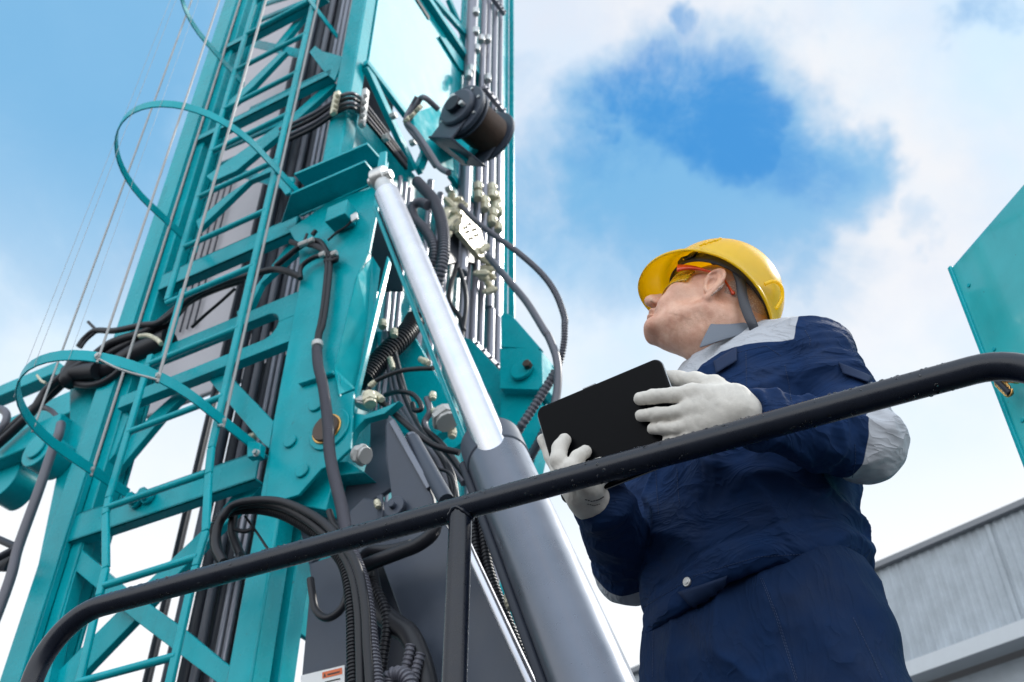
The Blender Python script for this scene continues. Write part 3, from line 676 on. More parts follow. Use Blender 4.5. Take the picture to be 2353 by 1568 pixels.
# hoses on the right side
def hoseB(pts, r, m, ribbed=False, pitch=.014):
    return tube('hydraulic_hose', [onB(z_, x, y, b) for z_, x, y, b in pts], r, M[m], rig, ribbed=ribbed, pitch=pitch)
hoseB([('d', 1290, 420, 3.0), ('d', 1450, 580, 2.9), ('d', 1640, 720, 2.85), ('d', 1830, 860, 2.8), ('d', 2030, 1040, 2.8), ('d', 2160, 1220, 2.8), ('d', 2240, 1430, 2.8), ('g', 2245, 60, 2.8), ('g', 2240, 200, 2.82), ('g', 2205, 380, 2.85), ('g', 2140, 540, 2.9), ('g', 2010, 740, 2.95), ('g', 1900, 900, 3.0), ('g', 1790, 1060, 3.0)], .013, 'conduit', True, .011)
hoseB([('d', 1540, 880, 3.0), ('d', 1640, 1000, 2.95), ('d', 1750, 1130, 2.9), ('d', 1900, 1310, 2.85), ('d', 2060, 1568, 2.8), ('g', 2100, 160, 2.8), ('g', 2165, 330, 2.8), ('g', 2185, 500, 2.8), ('g', 2170, 700, 2.8), ('g', 2120, 900, 2.8), ('g', 2020, 1100, 2.85), ('g', 1930, 1270, 2.9), ('g', 1860, 1420, 2.95)], .016, 'conduit')
hoseB([('g', 2160, 480, 2.9), ('g', 2050, 660, 2.9), ('g', 1950, 820, 2.9), ('g', 1850, 970, 2.9), ('g', 1780, 1080, 2.95)], .018, 'conduit', True, .018)
hoseB([('g', 2060, 1020, 2.9), ('g', 2000, 1140, 2.9), ('g', 1930, 1260, 2.9), ('g', 1880, 1400, 2.9)], .018, 'rubber', True, .018)
hoseB([('d', 890, 200, 2.62), ('d', 1020, 340, 2.62), ('d', 1090, 480, 2.62), ('d', 1130, 650, 2.62), ('d', 1135, 850, 2.62), ('d', 1100, 1050, 2.64), ('d', 1050, 1230, 2.7), ('d', 960, 1450, 2.8)], .026, 'conduit', True, .016)
hoseB([('d', 990, 420, 2.6), ('d', 920, 390, 2.6), ('d', 850, 430, 2.6), ('d', 860, 530, 2.6), ('d', 960, 640, 2.6), ('d', 1030, 760, 2.6), ('d', 1045, 900, 2.62), ('d', 1010, 1050, 2.65), ('d', 990, 1200, 2.7)], .022, 'conduit', True, .014)
hoseB([('g', 870, 0, 2.75), ('g', 820, 90, 2.7), ('g', 740, 180, 2.65), ('g', 620, 300, 2.6), ('g', 500, 430, 2.55), ('g', 400, 560, 2.5)], .042, 'rubber', True, .02)
hoseB([('g', 1040, 445, 2.3), ('g', 900, 450, 2.3), ('g', 760, 465, 2.3), ('g', 620, 510, 2.3), ('g', 500, 570, 2.3), ('g', 440, 640, 2.3), ('g', 440, 700, 2.3)], .0085, 'rubber')
hoseB([('g', 600, 690, 2.45), ('g', 720, 660, 2.4), ('g', 840, 680, 2.4), ('g', 910, 750, 2.4), ('g', 930, 820, 2.4), ('g', 870, 830, 2.4), ('g', 850, 770, 2.42)], .009, 'rubber')
hoseB([('g', 490, 700, 2.3), ('g', 620, 800, 2.3), ('g', 760, 930, 2.3), ('g', 900, 1050, 2.3), ('g', 1060, 1160, 2.32), ('g', 1280, 1220, 2.35)], .011, 'rubber')
for k, (dx, dy, r_) in enumerate(((0, 0, .011), (40, -10, .010), (-45, 10, .009), (75, 30, .009), (20, 40, .011))):
    hoseB([('g', 610+dx*.4, 120, 2.62), ('g', 650+dx*.6, 330, 2.6), ('g', 700+dx, 600+dy, 2.56), ('g', 770+dx, 800+dy, 2.5), ('g', 890+dx*.6, 1010+dy, 2.42), ('g', 1010+dx, 1190+dy, 2.38), ('g', 1130+dx*1.2, 1400+dy, 2.36), ('6', 1500+dx*.6, 640+dy, 2.36), ('6', 1620+dx, 900+dy, 2.36), ('6', 1720+dx, 1200, 2.36), ('6', 1860+dx, 1568, 2.36)], r_, 'rubber' if k % 2 else 'conduit', False)
hoseB([('g', 980, 720, 2.5), ('g', 1010, 840, 2.5), ('g', 960, 960, 2.5), ('g', 1050, 1120, 2.48), ('g', 1180, 1300, 2.46), ('g', 1320, 1500, 2.44)], .012, 'conduit')
hoseB([('g', 960, 1010, 2.46), ('g', 1100, 1130, 2.45), ('g', 1230, 1290, 2.45), ('g', 1360, 1480, 2.44)], .012, 'rubber')
hoseB([('6', 1400, 310, 2.3), ('6', 1470, 340, 2.3), ('6', 1500, 420, 2.3), ('6', 1490, 500, 2.3)], .006, 'rubber')
for (x, r_) in ((1640, .016), (1690, .014)):
    hoseB([('6', x-40, 560, 2.25), ('6', x-20, 700, 2.25), ('6', x+10, 900, 2.25), ('6', x+80, 1100, 2.25), ('6', x+160, 1300, 2.25), ('6', x+280, 1568, 2.25)], r_, 'rubber', True, .012)
hoseB([('g', 1030, 500, 2.8), ('g', 1035, 680, 2.8), ('g', 1035, 800, 2.8)], .012, 'pipe')
hoseB([('d', 1260, 960, 3.1), ('d', 1200, 1150, 3.1), ('d', 1190, 1310, 3.1), ('d', 1280, 1440, 3.1), ('d', 1320, 1568, 3.1)], .012, 'rubber')
hoseB([('d', 1280, 1000, 3.1), ('d', 1330, 1180, 3.1), ('d', 1340, 1350, 3.1), ('g', 1310, 100, 3.1), ('g', 1300, 200, 3.1)], .011, 'rubber')
# hex fittings, nuts and a pump
for z_, x, y, b, r_, dx, dy in (('g', 455, 730, 2.25, .022, 8, 50), ('g', 400, 770, 2.28, .030, -14, 30), ('g', 530, 705, 2.28, .012, 40, 30), ('g', 480, 590, 2.3, .010, -30, 25), ('g', 1035, 700, 2.5, .012, 0, 30), ('g', 1060, 850, 2.5, .012, 25, 20), ('g', 960, 380, 2.5, .012, 40, 20), ('g', 655, 400, 2.5, .010, 15, 50), ('g', 1215, 1040, 2.5, .014, -5, 40), ('g', 575, 40, 2.5, .016, 0, 30), ('g', 680, 120, 2.5, .014, 0, 30), ('g', 1150, 900, 2.45, .042, 25, 45), ('6', 950, 230, 2.25, .030, 28, 6), ('6', 1045, 520, 2.2, .010, 6, 20), ('6', 1830, 1090, 2.2, .016, 10, 40), ('6', 1245, 1350, 2.2, .013, -15, 50), ('3', 1690, 1450, 2.4, .015, 40, -25)):
    p0, p1 = onB(z_, x-dx, y-dy, b), onB(z_, x+dx, y+dy, b)
    bm = bm_new(); add_cyl(bm, p0, p1, r_, 12); add_cyl(bm, p0.lerp(p1, .35), p0.lerp(p1, .75), r_*1.25, 6); bm_obj('hose_fitting', bm, M['cream' if r_ < .03 else 'galv'], rig, .002)
plate_part('pump_bracket', [onB(*p, 2.55) for p in (('g', 1010, 860), ('g', 1100, 960), ('g', 1180, 980), ('g', 1050, 1080), ('g', 930, 980))], BX, .04, M['teal'])
plate_part('inner_wall', [onB(*p, 2.75) for p in (('g', 520, 100), ('g', 860, 150), ('g', 1130, 620), ('g', 1330, 1100), ('g', 1200, 1200), ('g', 700, 1020), ('g', 560, 700))], BX, .03, M['teal'])
plate_part('support_lug', [onB(*p, 2.26) for p in (('f', 1780, 850), ('f', 1880, 870), ('f', 2090, 790), ('f', 2200, 740), ('f', 2060, 860), ('f', 1880, 910), ('f', 1790, 1000), ('f', 1740, 1120))], BX, .03, M['teal'])

# left hoses: dark bundle crossing the mast
def hoseL(pts, r, m='rubber', ribbed=False):
    return tube('hydraulic_hose', [onB(z_, x, y, b) for z_, x, y, b in pts], r, M[m], rig, ribbed=ribbed)
hoseL([('c', 1290, 1080, 2.21), ('c', 1180, 1030, 2.2), ('c', 1060, 1005, 2.2), ('c', 930, 1030, 2.2), ('c', 760, 1075, 2.2), ('c', 560, 1140, 2.2), ('c', 320, 1240, 2.2), ('e', 1500, 10, 2.2), ('e', 1300, 50, 2.2), ('e', 1050, 100, 2.2), ('e', 880, 100, 2.2), ('e', 780, 170, 2.2), ('e', 720, 250, 2.2)], .014)
hoseL([('c', 740, 1100, 2.22), ('c', 500, 1180, 2.22), ('c', 250, 1300, 2.22), ('e', 1400, 80, 2.22), ('e', 1150, 170, 2.22), ('e', 1000, 230, 2.22), ('e', 800, 380, 2.2), ('e', 600, 500, 2.2), ('e', 420, 660, 2.2), ('e', 300, 840, 2.2), ('e', 120, 1020, 2.2), ('e', -60, 1180, 2.2)], .020)
hoseL([('c', 300, 1240, 2.24), ('e', 1500, 60, 2.24), ('e', 1250, 190, 2.24), ('e', 1000, 320, 2.24), ('e', 820, 440, 2.24), ('e', 640, 530, 2.24), ('e', 470, 680, 2.24), ('e', 250, 860, 2.24), ('e', 60, 1030, 2.24), ('e', -100, 1190, 2.24)], .020)
hoseL([('e', 1560, 180, 2.26), ('e', 1400, 250, 2.26), ('e', 1250, 320, 2.26), ('e', 1050, 440, 2.26), ('e', 850, 500, 2.26), ('e', 640, 500, 2.26)], .050)
hoseL([('e', 1150, 420, 2.24), ('e', 1040, 520, 2.24), ('e', 930, 580, 2.24), ('e', 800, 600, 2.24), ('e', 640, 570, 2.24), ('e', 560, 520, 2.24)], .016)
hoseL([('e', 900, 470, 2.22), ('e', 700, 490, 2.22), ('e', 620, 560, 2.22), ('e', 700, 400, 2.22)], .04)
hoseL([('e', 810, 20, 2.2), ('e', 850, 60, 2.2), ('e', 890, 100, 2.2)], .007)
hoseL([('e', 870, 120, 2.2), ('e', 790, 190, 2.2), ('e', 740, 260, 2.2)], .007)
hoseL([('e', 1280, 150, 2.15), ('e', 1360, 145, 2.15), ('e', 1440, 180, 2.15), ('e', 1480, 220, 2.15)], .010, 'cream')
hoseL([('e', 340, 510, 2.3), ('e', 380, 560, 2.3), ('e', 420, 580, 2.3)], .006, 'cream')
hoseL([('c', 690, 1180, 2.3), ('c', 560, 1300, 2.3), ('c', 420, 1420, 2.3), ('c', 290, 1540, 2.3)], .007)
for k in range(2):
    hoseL([('e', 240-30*k, 870-20*k, 2.25), ('e', 320, 825-12*k, 2.25), ('e', 420, 815-10*k, 2.25), ('e', 505+8*k, 870, 2.25), ('e', 535+12*k, 960, 2.25), ('e', 530+14*k, 1060, 2.25), ('e', 490+12*k, 1160, 2.27)], .010, 'conduit')
hoseL([('e', -150, 830, 2.22), ('e', 0, 820, 2.22), ('e', 60, 870, 2.22), ('e', 40, 960, 2.22), ('e', -60, 1080, 2.22)], .018, 'conduit')
# knot of small hoses at the top of the gusset, with its black cable down to the ground
for pts, r_ in (([('c', 1200, 750), ('c', 1300, 780), ('c', 1400, 740), ('c', 1480, 760), ('c', 1540, 860), ('c', 1560, 900)], .011),
                ([('c', 1290, 1090), ('c', 1290, 1000), ('c', 1340, 940), ('c', 1430, 890), ('c', 1510, 880)], .010),
                ([('c', 1060, 980), ('c', 1180, 880), ('c', 1280, 800), ('c', 1370, 770), ('c', 1500, 830)], .012),
                ([('c', 1540, 740), ('c', 1620, 670), ('c', 1700, 620), ('c', 1760, 560)], .005),
                ([('c', 1400, 690), ('c', 1430, 650)], .010), ([('c', 1370, 780), ('c', 1460, 800), ('c', 1520, 860)], .012),
                ([('c', 1500, 880), ('c', 1600, 860), ('c', 1610, 920), ('c', 1520, 930)], .012), ([('c', 1320, 760), ('c', 1350, 680)], .006)):
    tube('hydraulic_hose', [onB(z_, x, y, 2.20) for z_, x, y in pts], r_, M['rubber'], rig)
for x, y in ((1300, 775), (1390, 740), (1490, 870), (1600, 860), (1340, 760)):
    c_ = onB('c', x, y, 2.185); bm = bm_new(); add_cyl(bm, c_-AX*.012, c_+AX*.012, .013, 6); bm_obj('hose_fitting', bm, M['galv'], rig, .002)
for dx in (-18, 14):
    tube('hydraulic_hose', [onB('c', 1555+dx, 900, 2.20), onB('c', 1545+dx, 1050, 2.20), onB('c', 1520+dx, 1300, 2.20), onB('c', 1488+dx, 1500, 2.20), onB('f', 1460+dx*.7, 130, 2.20), onB('f', 1448+dx*.5, 230, 2.20), onB('f', 1440+dx*.3, 340, 2.18)], .010, M['rubber'], rig)
bm = bm_new(); add_cyl(bm, onB('f', 1446, 205, 2.195), onB('f', 1444, 250, 2.195), .021, 24); bm_obj('hose_clamp', bm, M['galv'], rig, .003)
tube('hydraulic_hose', [onB('f', 1440, 270, 2.19), onB('f', 1452, 420, 2.17), onB('f', 1495, 600, 2.16), onB('f', 1525, 800, 2.15), onB('f', 1545, 1000, 2.14), onB('f', 1555, 1200, 2.13), onB('f', 1590, 1400, 2.11), onB('6', 835, 540, 2.07), onB('6', 862, 700, 2.03), onB('6', 905, 830, 2.0), onB('6', 960, 980, 2.0), onB('6', 990, 1150, 2.0), onB('6', 1010, 1350, 2.0), onB('6', 1040, 1568, 2.0), onB('6', 1060, 1750, 2.0)], .018, M['conduit'], rig, ribbed=True, pitch=.010)
def hose6(pts, r, m='rubber', b=2.02, ribbed=False, pitch=.012):
    return tube('hydraulic_hose', [onB('6', x, y, b) for x, y in pts], r, M[m], rig, ribbed=ribbed, pitch=pitch)
hose6([(250, 830), (170, 880), (110, 820), (90, 720), (105, 620), (180, 560), (320, 545), (460, 570), (570, 620), (700, 710), (820, 830), (870, 950), (895, 1150), (900, 1350), (905, 1568), (905, 1750)], .017, 'rubber', 2.03, True, .010)
hose6([(140, 860), (95, 760), (110, 640), (180, 545), (320, 515), (470, 530), (600, 590), (720, 680), (830, 790), (900, 930), (935, 1130), (945, 1350), (950, 1568), (950, 1750)], .014, 'rubber', 2.0)
hose6([(130, 600), (200, 525), (330, 497), (480, 505), (620, 560), (740, 640), (860, 780), (930, 900), (970, 1100), (985, 1350), (1000, 1568), (1000, 1750)], .012, 'rubber', 1.98)
hose6([(200, 570), (190, 680), (230, 800), (260, 860)], .014, 'rubber', 2.06)
hose6([(210, 670), (260, 680), (310, 668)], .007, 'rubber', 2.04)
hose6([(265, 590), (330, 680), (410, 800)], .004, 'rubber', 2.05)
hose6([(1385, 640), (1360, 700), (1280, 760), (1180, 800), (1050, 850), (950, 890)], .020, 'rubber', 2.08)
hose6([(1240, 760), (1120, 790), (1000, 800), (930, 860)], .016, 'rubber', 2.1)
hose6([(870, 1000), (855, 1090), (810, 1160), (740, 1190), (680, 1140), (660, 1040), (650, 960)], .011, 'rubber', 2.1)
hose6([(760, 560), (790, 640), (850, 700), (930, 830)], .010, 'rubber', 2.1)
hose6([(980, 880), (1010, 1040), (1070, 1160), (1150, 1230), (1230, 1290), (1290, 1420), (1330, 1568), (1350, 1700)], .030, 'rubber', 2.14)
hose6([(1000, 960), (1080, 1110), (1100, 1240), (1080, 1400), (1060, 1568)], .014, 'rubber', 2.12, True)
hose6([(1240, 1350), (1220, 1450), (1180, 1568)], .013, 'conduit', 2.1, True)
hose6([(1300, 1400), (1270, 1500), (1250, 1620)], .013, 'conduit', 2.1, True)
hose6([(1110, 1600), (1120, 1540), (1180, 1520), (1230, 1560), (1240, 1640)], .020, 'conduit', 2.05, True)

# grey support arm plates
def g6(pts, b, th, m, name='support_arm'):
    return plate_part(name, [onB(p[0], p[1], p[2], b) if len(p) == 3 else onB('6', p[0], p[1], b) for p in pts], BX, th, m, bevel=.004)
g6([(1110, -10), (1140, 40), (1345, 420), (1372, 480), (1378, 540), (1620, 900), (1883, 1450), (1990, 1700), (1450, 1760), (1340, 1568), (1200, 1230), (1080, 900), (1010, 740), (1075, 560), (1125, 480), (1095, 240), (1092, 60)], 2.22, .02, M['grey'])
g6([(1000, 30), (1110, -10), (1095, 60), (1098, 240), (1130, 420), (1040, 480), (900, 560), (800, 700), (640, 880), (560, 560), (700, 400), (850, 330), (960, 340), (1000, 200)], 2.36, .02, M['grey'])
g6([(640, 870), (760, 830), (900, 760), (1000, 760), (990, 900), (960, 1100), (900, 1568), (900, 1760), (575, 1760), (600, 1500), (650, 960)], 2.32, .02, M['grey'])
g6([(880, 560), (960, 480), (1080, 500), (1240, 540), (1260, 680), (1100, 760), (960, 860), (860, 800)], 2.30, .015, M['grey'])
g6([(930, 840), (1100, 800), (1240, 1230), (1400, 1700), (880, 1760), (890, 1200)], 2.42, .02, M['darkgrey'])
# bevelled edge strip of the arm
for q0, q1 in (((1128, 30), (1352, 425)),):
    bm = bm_new(); add_beam(bm, onB('6', *q0, 2.215), onB('6', *q1, 2.215), .02, .012, up=BX); bm_obj('arm_flange', bm, M['silver'], rig, .003)
tube('arm_tube', [onB('g', 830, 1070, 2.28), onB('g', 1120, 1568, 2.28)], .020, M['silver'], rig, smooth=False)
tube('arm_tube', [onB('6', 1250, 140, 2.26), onB('6', 1450, 500, 2.2)], .024, M['grey'], rig, smooth=False)
bm = bm_new(); c_ = onB('6', 1155, 545, 2.21); add_cyl(bm, c_, c_-BX*.015, .035, 28); add_cyl(bm, c_-BX*.012, c_-BX*.03, .012, 6); bm_obj('pivot_pin', bm, M['grey'], rig, .003)
beam_part('arm_lug', onB('6', 1060, 470, 2.22), onB('6', 1065, 620, 2.22), .02, .012, BX, M['grey'])
# steering rod in bright metal and the dark blocks under it
tube('steering_rod', [onB('6', 1560, 740, 2.12), onB('6', 1610, 850, 2.12), onB('6', 1890, 1450, 2.05), onB('6', 1960, 1600, 2.03)], .014, M['chrome'], rig, smooth=False)
# warning label: white with an orange header and a triangle
lb = [onB('6', x, y, 2.312) for x, y in ((595, 1530), (852, 1468), (852, 1680), (595, 1740))]
lab = plate_part('warning_label', lb, -BX, .002, M['white'], bevel=0)
ex, ey = (lb[1]-lb[0]), (lb[3]-lb[0])
def lq(x0, y0, x1, y1): return [lb[0]+ex*x+ey*y-BX*.0026 for x, y in ((x0, y0), (x1, y0), (x1, y1), (x0, y1))]
plate_part('label_header', lq(.50, .06, .95, .24), -BX, .0006, M['orange'], lab, 0)
bm = bm_new()
add_plate(bm, [lb[0]+ex*x+ey*y-BX*.0036 for x, y in ((.53, .21), (.56, .10), (.59, .21))], -BX, .0004)
for (x0, y0, x1) in ((.62, .145, .90),): add_plate(bm, [lb[0]+ex*x+ey*y-BX*.0036 for x, y in ((x0, y0), (x1, y0), (x1, y0+.04), (x0, y0+.04))], -BX, .0004)
for i in range(5):
    y0 = .34+i*.12; x1 = (.9, .85, .92, .7, .8)[i]
    add_plate(bm, [lb[0]+ex*x+ey*y-BX*.0030 for x, y in ((.56, y0), (x1, y0), (x1, y0+.035), (.56, y0+.035))], -BX, .0004)
for (x0, y0, x1, y1) in ((.12, .42, .20, .75), (.24, .52, .40, .60), (.22, .64, .30, .80)):
    add_plate(bm, [lb[0]+ex*x+ey*y-BX*.0030 for x, y in ((x0, y0), (x1, y0), (x1, y1), (x0, y1))], -BX, .0004)
bm_obj('label_print', bm, M['black'], lab)

# ------------------------------------------------------------------ hydraulic cylinder
cyl = empty('hydraulic_cylinder', atR('D', 1359, 1568, 2.35), rig)
Bt, Tp = atR('D', 1359, 1568, 2.35), atR('D', 1128, 1020, 3.09)
Rt = atR('D', 896, 462, 3.98)
dirb = (Bt-Tp).normalized()
bm = bm_new()
add_tube(bm, [Tp, Tp+dirb*1.9], .0875, 64)
bm_obj('barrel', bm, M['silver'], cyl, .003)
bm = bm_new(); add_tube(bm, [Tp-dirb*.002, Tp+dirb*.105], .0915, 64); bm_obj('gland', bm, M['grey'], cyl, .006)
bm = bm_new(); add_tube(bm, [Tp-dirb*.004, Tp+dirb*.012], .060, 48); bm_obj('seal_ring', bm, M['darkgrey'], cyl, .003)
bm = bm_new(); add_tube(bm, [Tp+dirb*.3, Rt+(Rt-Tp).normalized()*.04], .0485, 48); bm_obj('rod', bm, M['white_rod'] if 'white_rod' in M else M['chrome'], cyl)
dr = (Rt-Tp).normalized()
bm = bm_new(); add_tube(bm, [Rt+dr*.0, Rt+dr*.12], lambda t: .046-.014*t, 32); add_cyl(bm, Rt+dr*.15-AX*.03, Rt+dr*.15+AX*.03, .044, 32); bm_obj('rod_eye', bm, M['steel'], cyl, .006)
bm = bm_new(); add_cyl(bm, Rt+dr*.15-AX*.05, Rt+dr*.15+AX*.05, .020, 24); bm_obj('pivot_pin', bm, M['steel'], cyl, .003)
# thin pressure line beside the rod
off = (Rt-Tp).normalized().cross(ray(1000, 800)).normalized()
for s in (1,):
    tube('pressure_pipe', [Tp+off*.066*s+dirb*.3, Tp+off*.066*s, Rt+off*.062*s], .008, M['teal'], cyl, smooth=False)
tube('pressure_pipe', [Tp+off*.096+dirb*.05, Tp+off*.098+dirb*1.8], .014, M['darkgrey'], cyl, smooth=False)

# chassis under the mast (below the picture)
box_part('chassis', -3.5, -1.0, 2.1, 4.0, -1.0, -.55, M['grey'], bevel=.02)
for a_ in (-3.2, -1.3):
    for b_ in (2.4, 3.7): box_part('outrigger_leg', a_-.08, a_+.08, b_-.08, b_+.08, -1.2, -.9, M['grey'])
beam_part('cylinder_mount', Tp+dirb*1.85, abz(-1.05, 2.2, -.6), .16, .16, AX, M['grey'])
# ------------------------------------------------------------------ safety railing in front
RZ = .90
def rz(u, v):
    r = ray(u, v); return r*(RZ/r.z)
r0 = rz(300, 1370); r1 = rz(1056, 1170); r2 = rz(2000, 912)
rd = (rz(2150, 868)-rz(300, 1370)).normalized()
def on_line(u):
    """point of the handrail's axis seen in picture column u"""
    lo, hi = -3., 3.
    for _ in range(50):
        mid = (lo+hi)/2; p = r1+rd*mid
        fwd = p.y*CT+p.z*ST
        if CU+FPX*p.x/fwd < u: lo = mid
        else: hi = mid
    return r1+rd*lo
rd.z = 0; rd.normalize()
cL, cR = on_line(118), on_line(2425)
railing = empty('safety_railing', Vector((r1.x, r1.y, -.2)))
tag(railing, 'black painted tubular guard rail with rain drops in front of the worker', 'railing')
def fillet(c, d_in, d_out, r, n=14):
    """quarter bend at corner c between directions"""
    o = c-d_in*r+d_out*r
    return [o+d_in*(r*math.sin(t))-d_out*(r*math.cos(t)) for t in np.linspace(0, math.pi/2, n)]
RR = .0195
path = [Vector((cL.x, cL.y, -.2))]+[p for p in fillet(cL, Vector((0, 0, 1)), rd, .125)]
path += [on_line(u) for u in (500, 1056, 1600, 2000)]
path += [p for p in fillet(cR, rd, Vector((0, 0, -1)), .105)]+[Vector((cR.x, cR.y, -.2))]
bm = bm_new(); add_tube(bm, path, RR, 40); hr = bm_obj('handrail', bm, M['rail'], railing)
pm = on_line(1059)
bm = bm_new(); add_tube(bm, [Vector((pm.x, pm.y, -.2)), Vector((pm.x, pm.y, RZ-.004))], .0185, 36)
bm_obj('post', bm, M['rail'], railing)
bm = bm_new()
ringp = [Vector((pm.x, pm.y, 0))+Vector((.0195*math.cos(t), .0195*math.sin(t), RZ-.021+.0175*(1-abs(Vector((math.cos(t), math.sin(t), 0)).dot(Vector((-rd.y, rd.x, 0)))))*.0)) for t in np.linspace(0, 2*math.pi, 40)]
for i in range(len(ringp)):     # weld bead follows the saddle where post and handrail meet
    t = 2*math.pi*i/(len(ringp)-1); nn = Vector((math.cos(t), math.sin(t), 0)); c = nn.dot(Vector((-rd.y, rd.x, 0)))*.0185
    ringp[i] = Vector((pm.x, pm.y, RZ-math.sqrt(max(0, RR*RR-c*c))-.001))+nn*.0185
add_tube(bm, ringp, .0035, 8, rf=lambda i, s: 1+.25*math.sin(i*2.1)); bm_obj('weld_bead', bm, M['rail'], railing)
for t_ in (.5, .18):
    bm = bm_new(); z_ = -.2+(RZ+.2)*t_
    add_tube(bm, [Vector((cL.x, cL.y, z_)), Vector((cR.x, cR.y, z_))], .014, 20); bm_obj('mid_rail', bm, M['rail'], railing)
# rain drops clinging to the tube: one uncountable layer
water = bpy.data.materials.new('rain_water'); water.use_nodes = True
wb = water.node_tree.nodes['Principled BSDF']; wb.inputs['Transmission Weight'].default_value = 1; wb.inputs['Roughness'].default_value = .02; wb.inputs['IOR'].default_value = 1.33
bm = bm_new(); rr = random.Random(11)
side = Vector((-rd.y, rd.x, 0)); L0 = (cR-cL).length
def drop(c, n, r):
    t1 = n.cross(rd).normalized(); segs = 8; rows = 3; ring = []
    top = bm.verts.new(c+n*r*.55)
    for j in range(1, rows+1):
        a = j/rows*math.pi/2
        ring.append([bm.verts.new(c+n*(r*.55*math.cos(a))+(rd*math.cos(k*2*math.pi/segs)+t1*math.sin(k*2*math.pi/segs))*(r*math.sin(a))) for k in range(segs)])
    for k in range(segs):
        bm.faces.new((top, ring[0][k], ring[0][(k+1) % segs]))
        for j in range(rows-1): bm.faces.new((ring[j][k], ring[j+1][k], ring[j+1][(k+1) % segs], ring[j][(k+1) % segs]))
for i in range(1700):
    s = rr.uniform(.14, L0-.12); up = rr.random()
    ang = rr.gauss(100, 38) if up < .75 else rr.gauss(-80, 16)     # degrees, 90 is the top of the tube
    a = math.radians(ang); n = side*(-math.cos(a))+Vector((0, 0, 1))*math.sin(a)
    c = cL+rd*s+n*RR*.995; r = rr.choice((.0007, .001, .0012, .0016, .0022, .0028))
    if up >= .75: r *= .9
    drop(c, n, r)
dr_ = bm_obj('rain_drops', bm, water, railing); dr_['kind'] = 'stuff'

# ------------------------------------------------------------------ second grey railing at the far left
gr = empty('grey_handrail', abz(-3.6, 2.35, -1.2)); tag(gr, 'slim grey tubular handrail behind the ladder at the left edge', 'handrail')
P = [onB('5', -260, 1800, 2.12), onB('5', 0, 1080, 2.12), onB('5', 130, 700, 2.12), onB('5', 330, 80, 2.12)]
top_ = onB('5', 330, 80, 2.12)
gp = [onB('5', -700, 2800, 2.12), onB('5', 0, 1080, 2.12), onB('5', 120, 690, 2.12), onB('5', 250, 330, 2.12), onB('5', 345, 50, 2.12), onB('e', 540, 1050, 2.12), onB('e', 560, 960, 2.14)]
tube('handrail_tube', gp, .019, M['conduit'], gr)
for (x0, y0, x1, y1) in ((120, 700, -200, 560), (110, 700, -160, 840)):
    tube('brace_tube', [onB('5', x0, y0, 2.12), onB('5', x1, y1, 2.12)], .014, M['darkgrey'], gr, smooth=False)
bm = bm_new(); add_beam(bm, onB('5', -150, 800, 2.16), onB('5', 60, 800, 2.16), .02, .06, up=ZX); bm_obj('toe_board', bm, M['darkgrey'], gr, .003)

# ------------------------------------------------------------------ teal cabinet at the right
cab = empty('teal_cabinet', Vector((1.5, 1.6, -.2))); tag(cab, 'tall glossy teal metal cabinet with slanted top at right edge', 'cabinet')
s_ = .00118
c0 = ray(2185, 615)*s_
dn = Vector((.283, -.959, 0)).normalized()
def cabp(u, v):
    n = Vector((-dn.y, dn.x, 0)); r = ray(u, v); return r*(c0.dot(n)/r.dot(n))
q_ = cabp(2353, 420); sl = (q_-c0)
far = c0; nearp = c0+sl*2.2
nn_ = Vector((-dn.y, dn.x, 0)); nn_ = nn_ if nn_.x > 0 else -nn_
bm = bm_new()
add_plate(bm, [Vector((far.x, far.y, -.2)), far, nearp, Vector((nearp.x, nearp.y, -.2))], nn_, .35)
bm_obj('cabinet_body', bm, painted('cabinet_enamel', (.035, .43, .46), .17, .5, 1., .2), cab, .006)
bm = bm_new(); add_beam(bm, far-nn_*.003+Vector((0, 0, 0)), Vector((far.x, far.y, -.2))-nn_*.003, .010, .012, up=dn); bm_obj('edge_seam', bm, M['teal'], cab, .002)
for k in range(7):
    q = Vector((far.x, far.y, far.z-.10-.22*k))+dn*.035; bm = bm_new(); add_tube(bm, [q, q-nn_*.003], .006, 12); bm_obj('rivet', bm, M['teal'], cab, .001)
# brass drain valve on it
vc = cabp(2318, 888)-nn_*.05
bm = bm_new()
def vp(u, v, off=.05): return cabp(u, v)-nn_*off
add_cyl(bm, vp(2292, 870), vp(2300, 872), .0075, 16); v1 = bm_obj('valve_tip', bm, M['galv'], cab, .001)
bm = bm_new(); add_cyl(bm, vp(2299, 871), vp(2330, 874), .010, 6); add_cyl(bm, vp(2326, 872), vp(2380, 880), .012, 16); bm_obj('valve_body', bm, M['brass'], cab, .001)
bm = bm_new(); add_cyl(bm, vp(2308, 868, .051), vp(2322, 870, .051), .0118, 16); bm_obj('valve_nut', bm, M['darkgrey'], cab, .001)
bm = bm_new(); H = []
for k in range(90):
    t = k/89; a = t*2*math.pi*5; ctr = vp(2334+26*t, 884+26*t, .05); H.append(ctr+Vector((0, 0, 1))*(.012*math.sin(a))+dn*(.012*math.cos(a)))
add_tube(bm, H, .0028, 8); bm_obj('valve_spring', bm, M['brass'], cab)
bm = bm_new(); add_cyl(bm, vp(2330, 880), vp(2364, 914), .0085, 16); bm_obj('valve_stem', bm, M['darkgrey'], cab, .001)

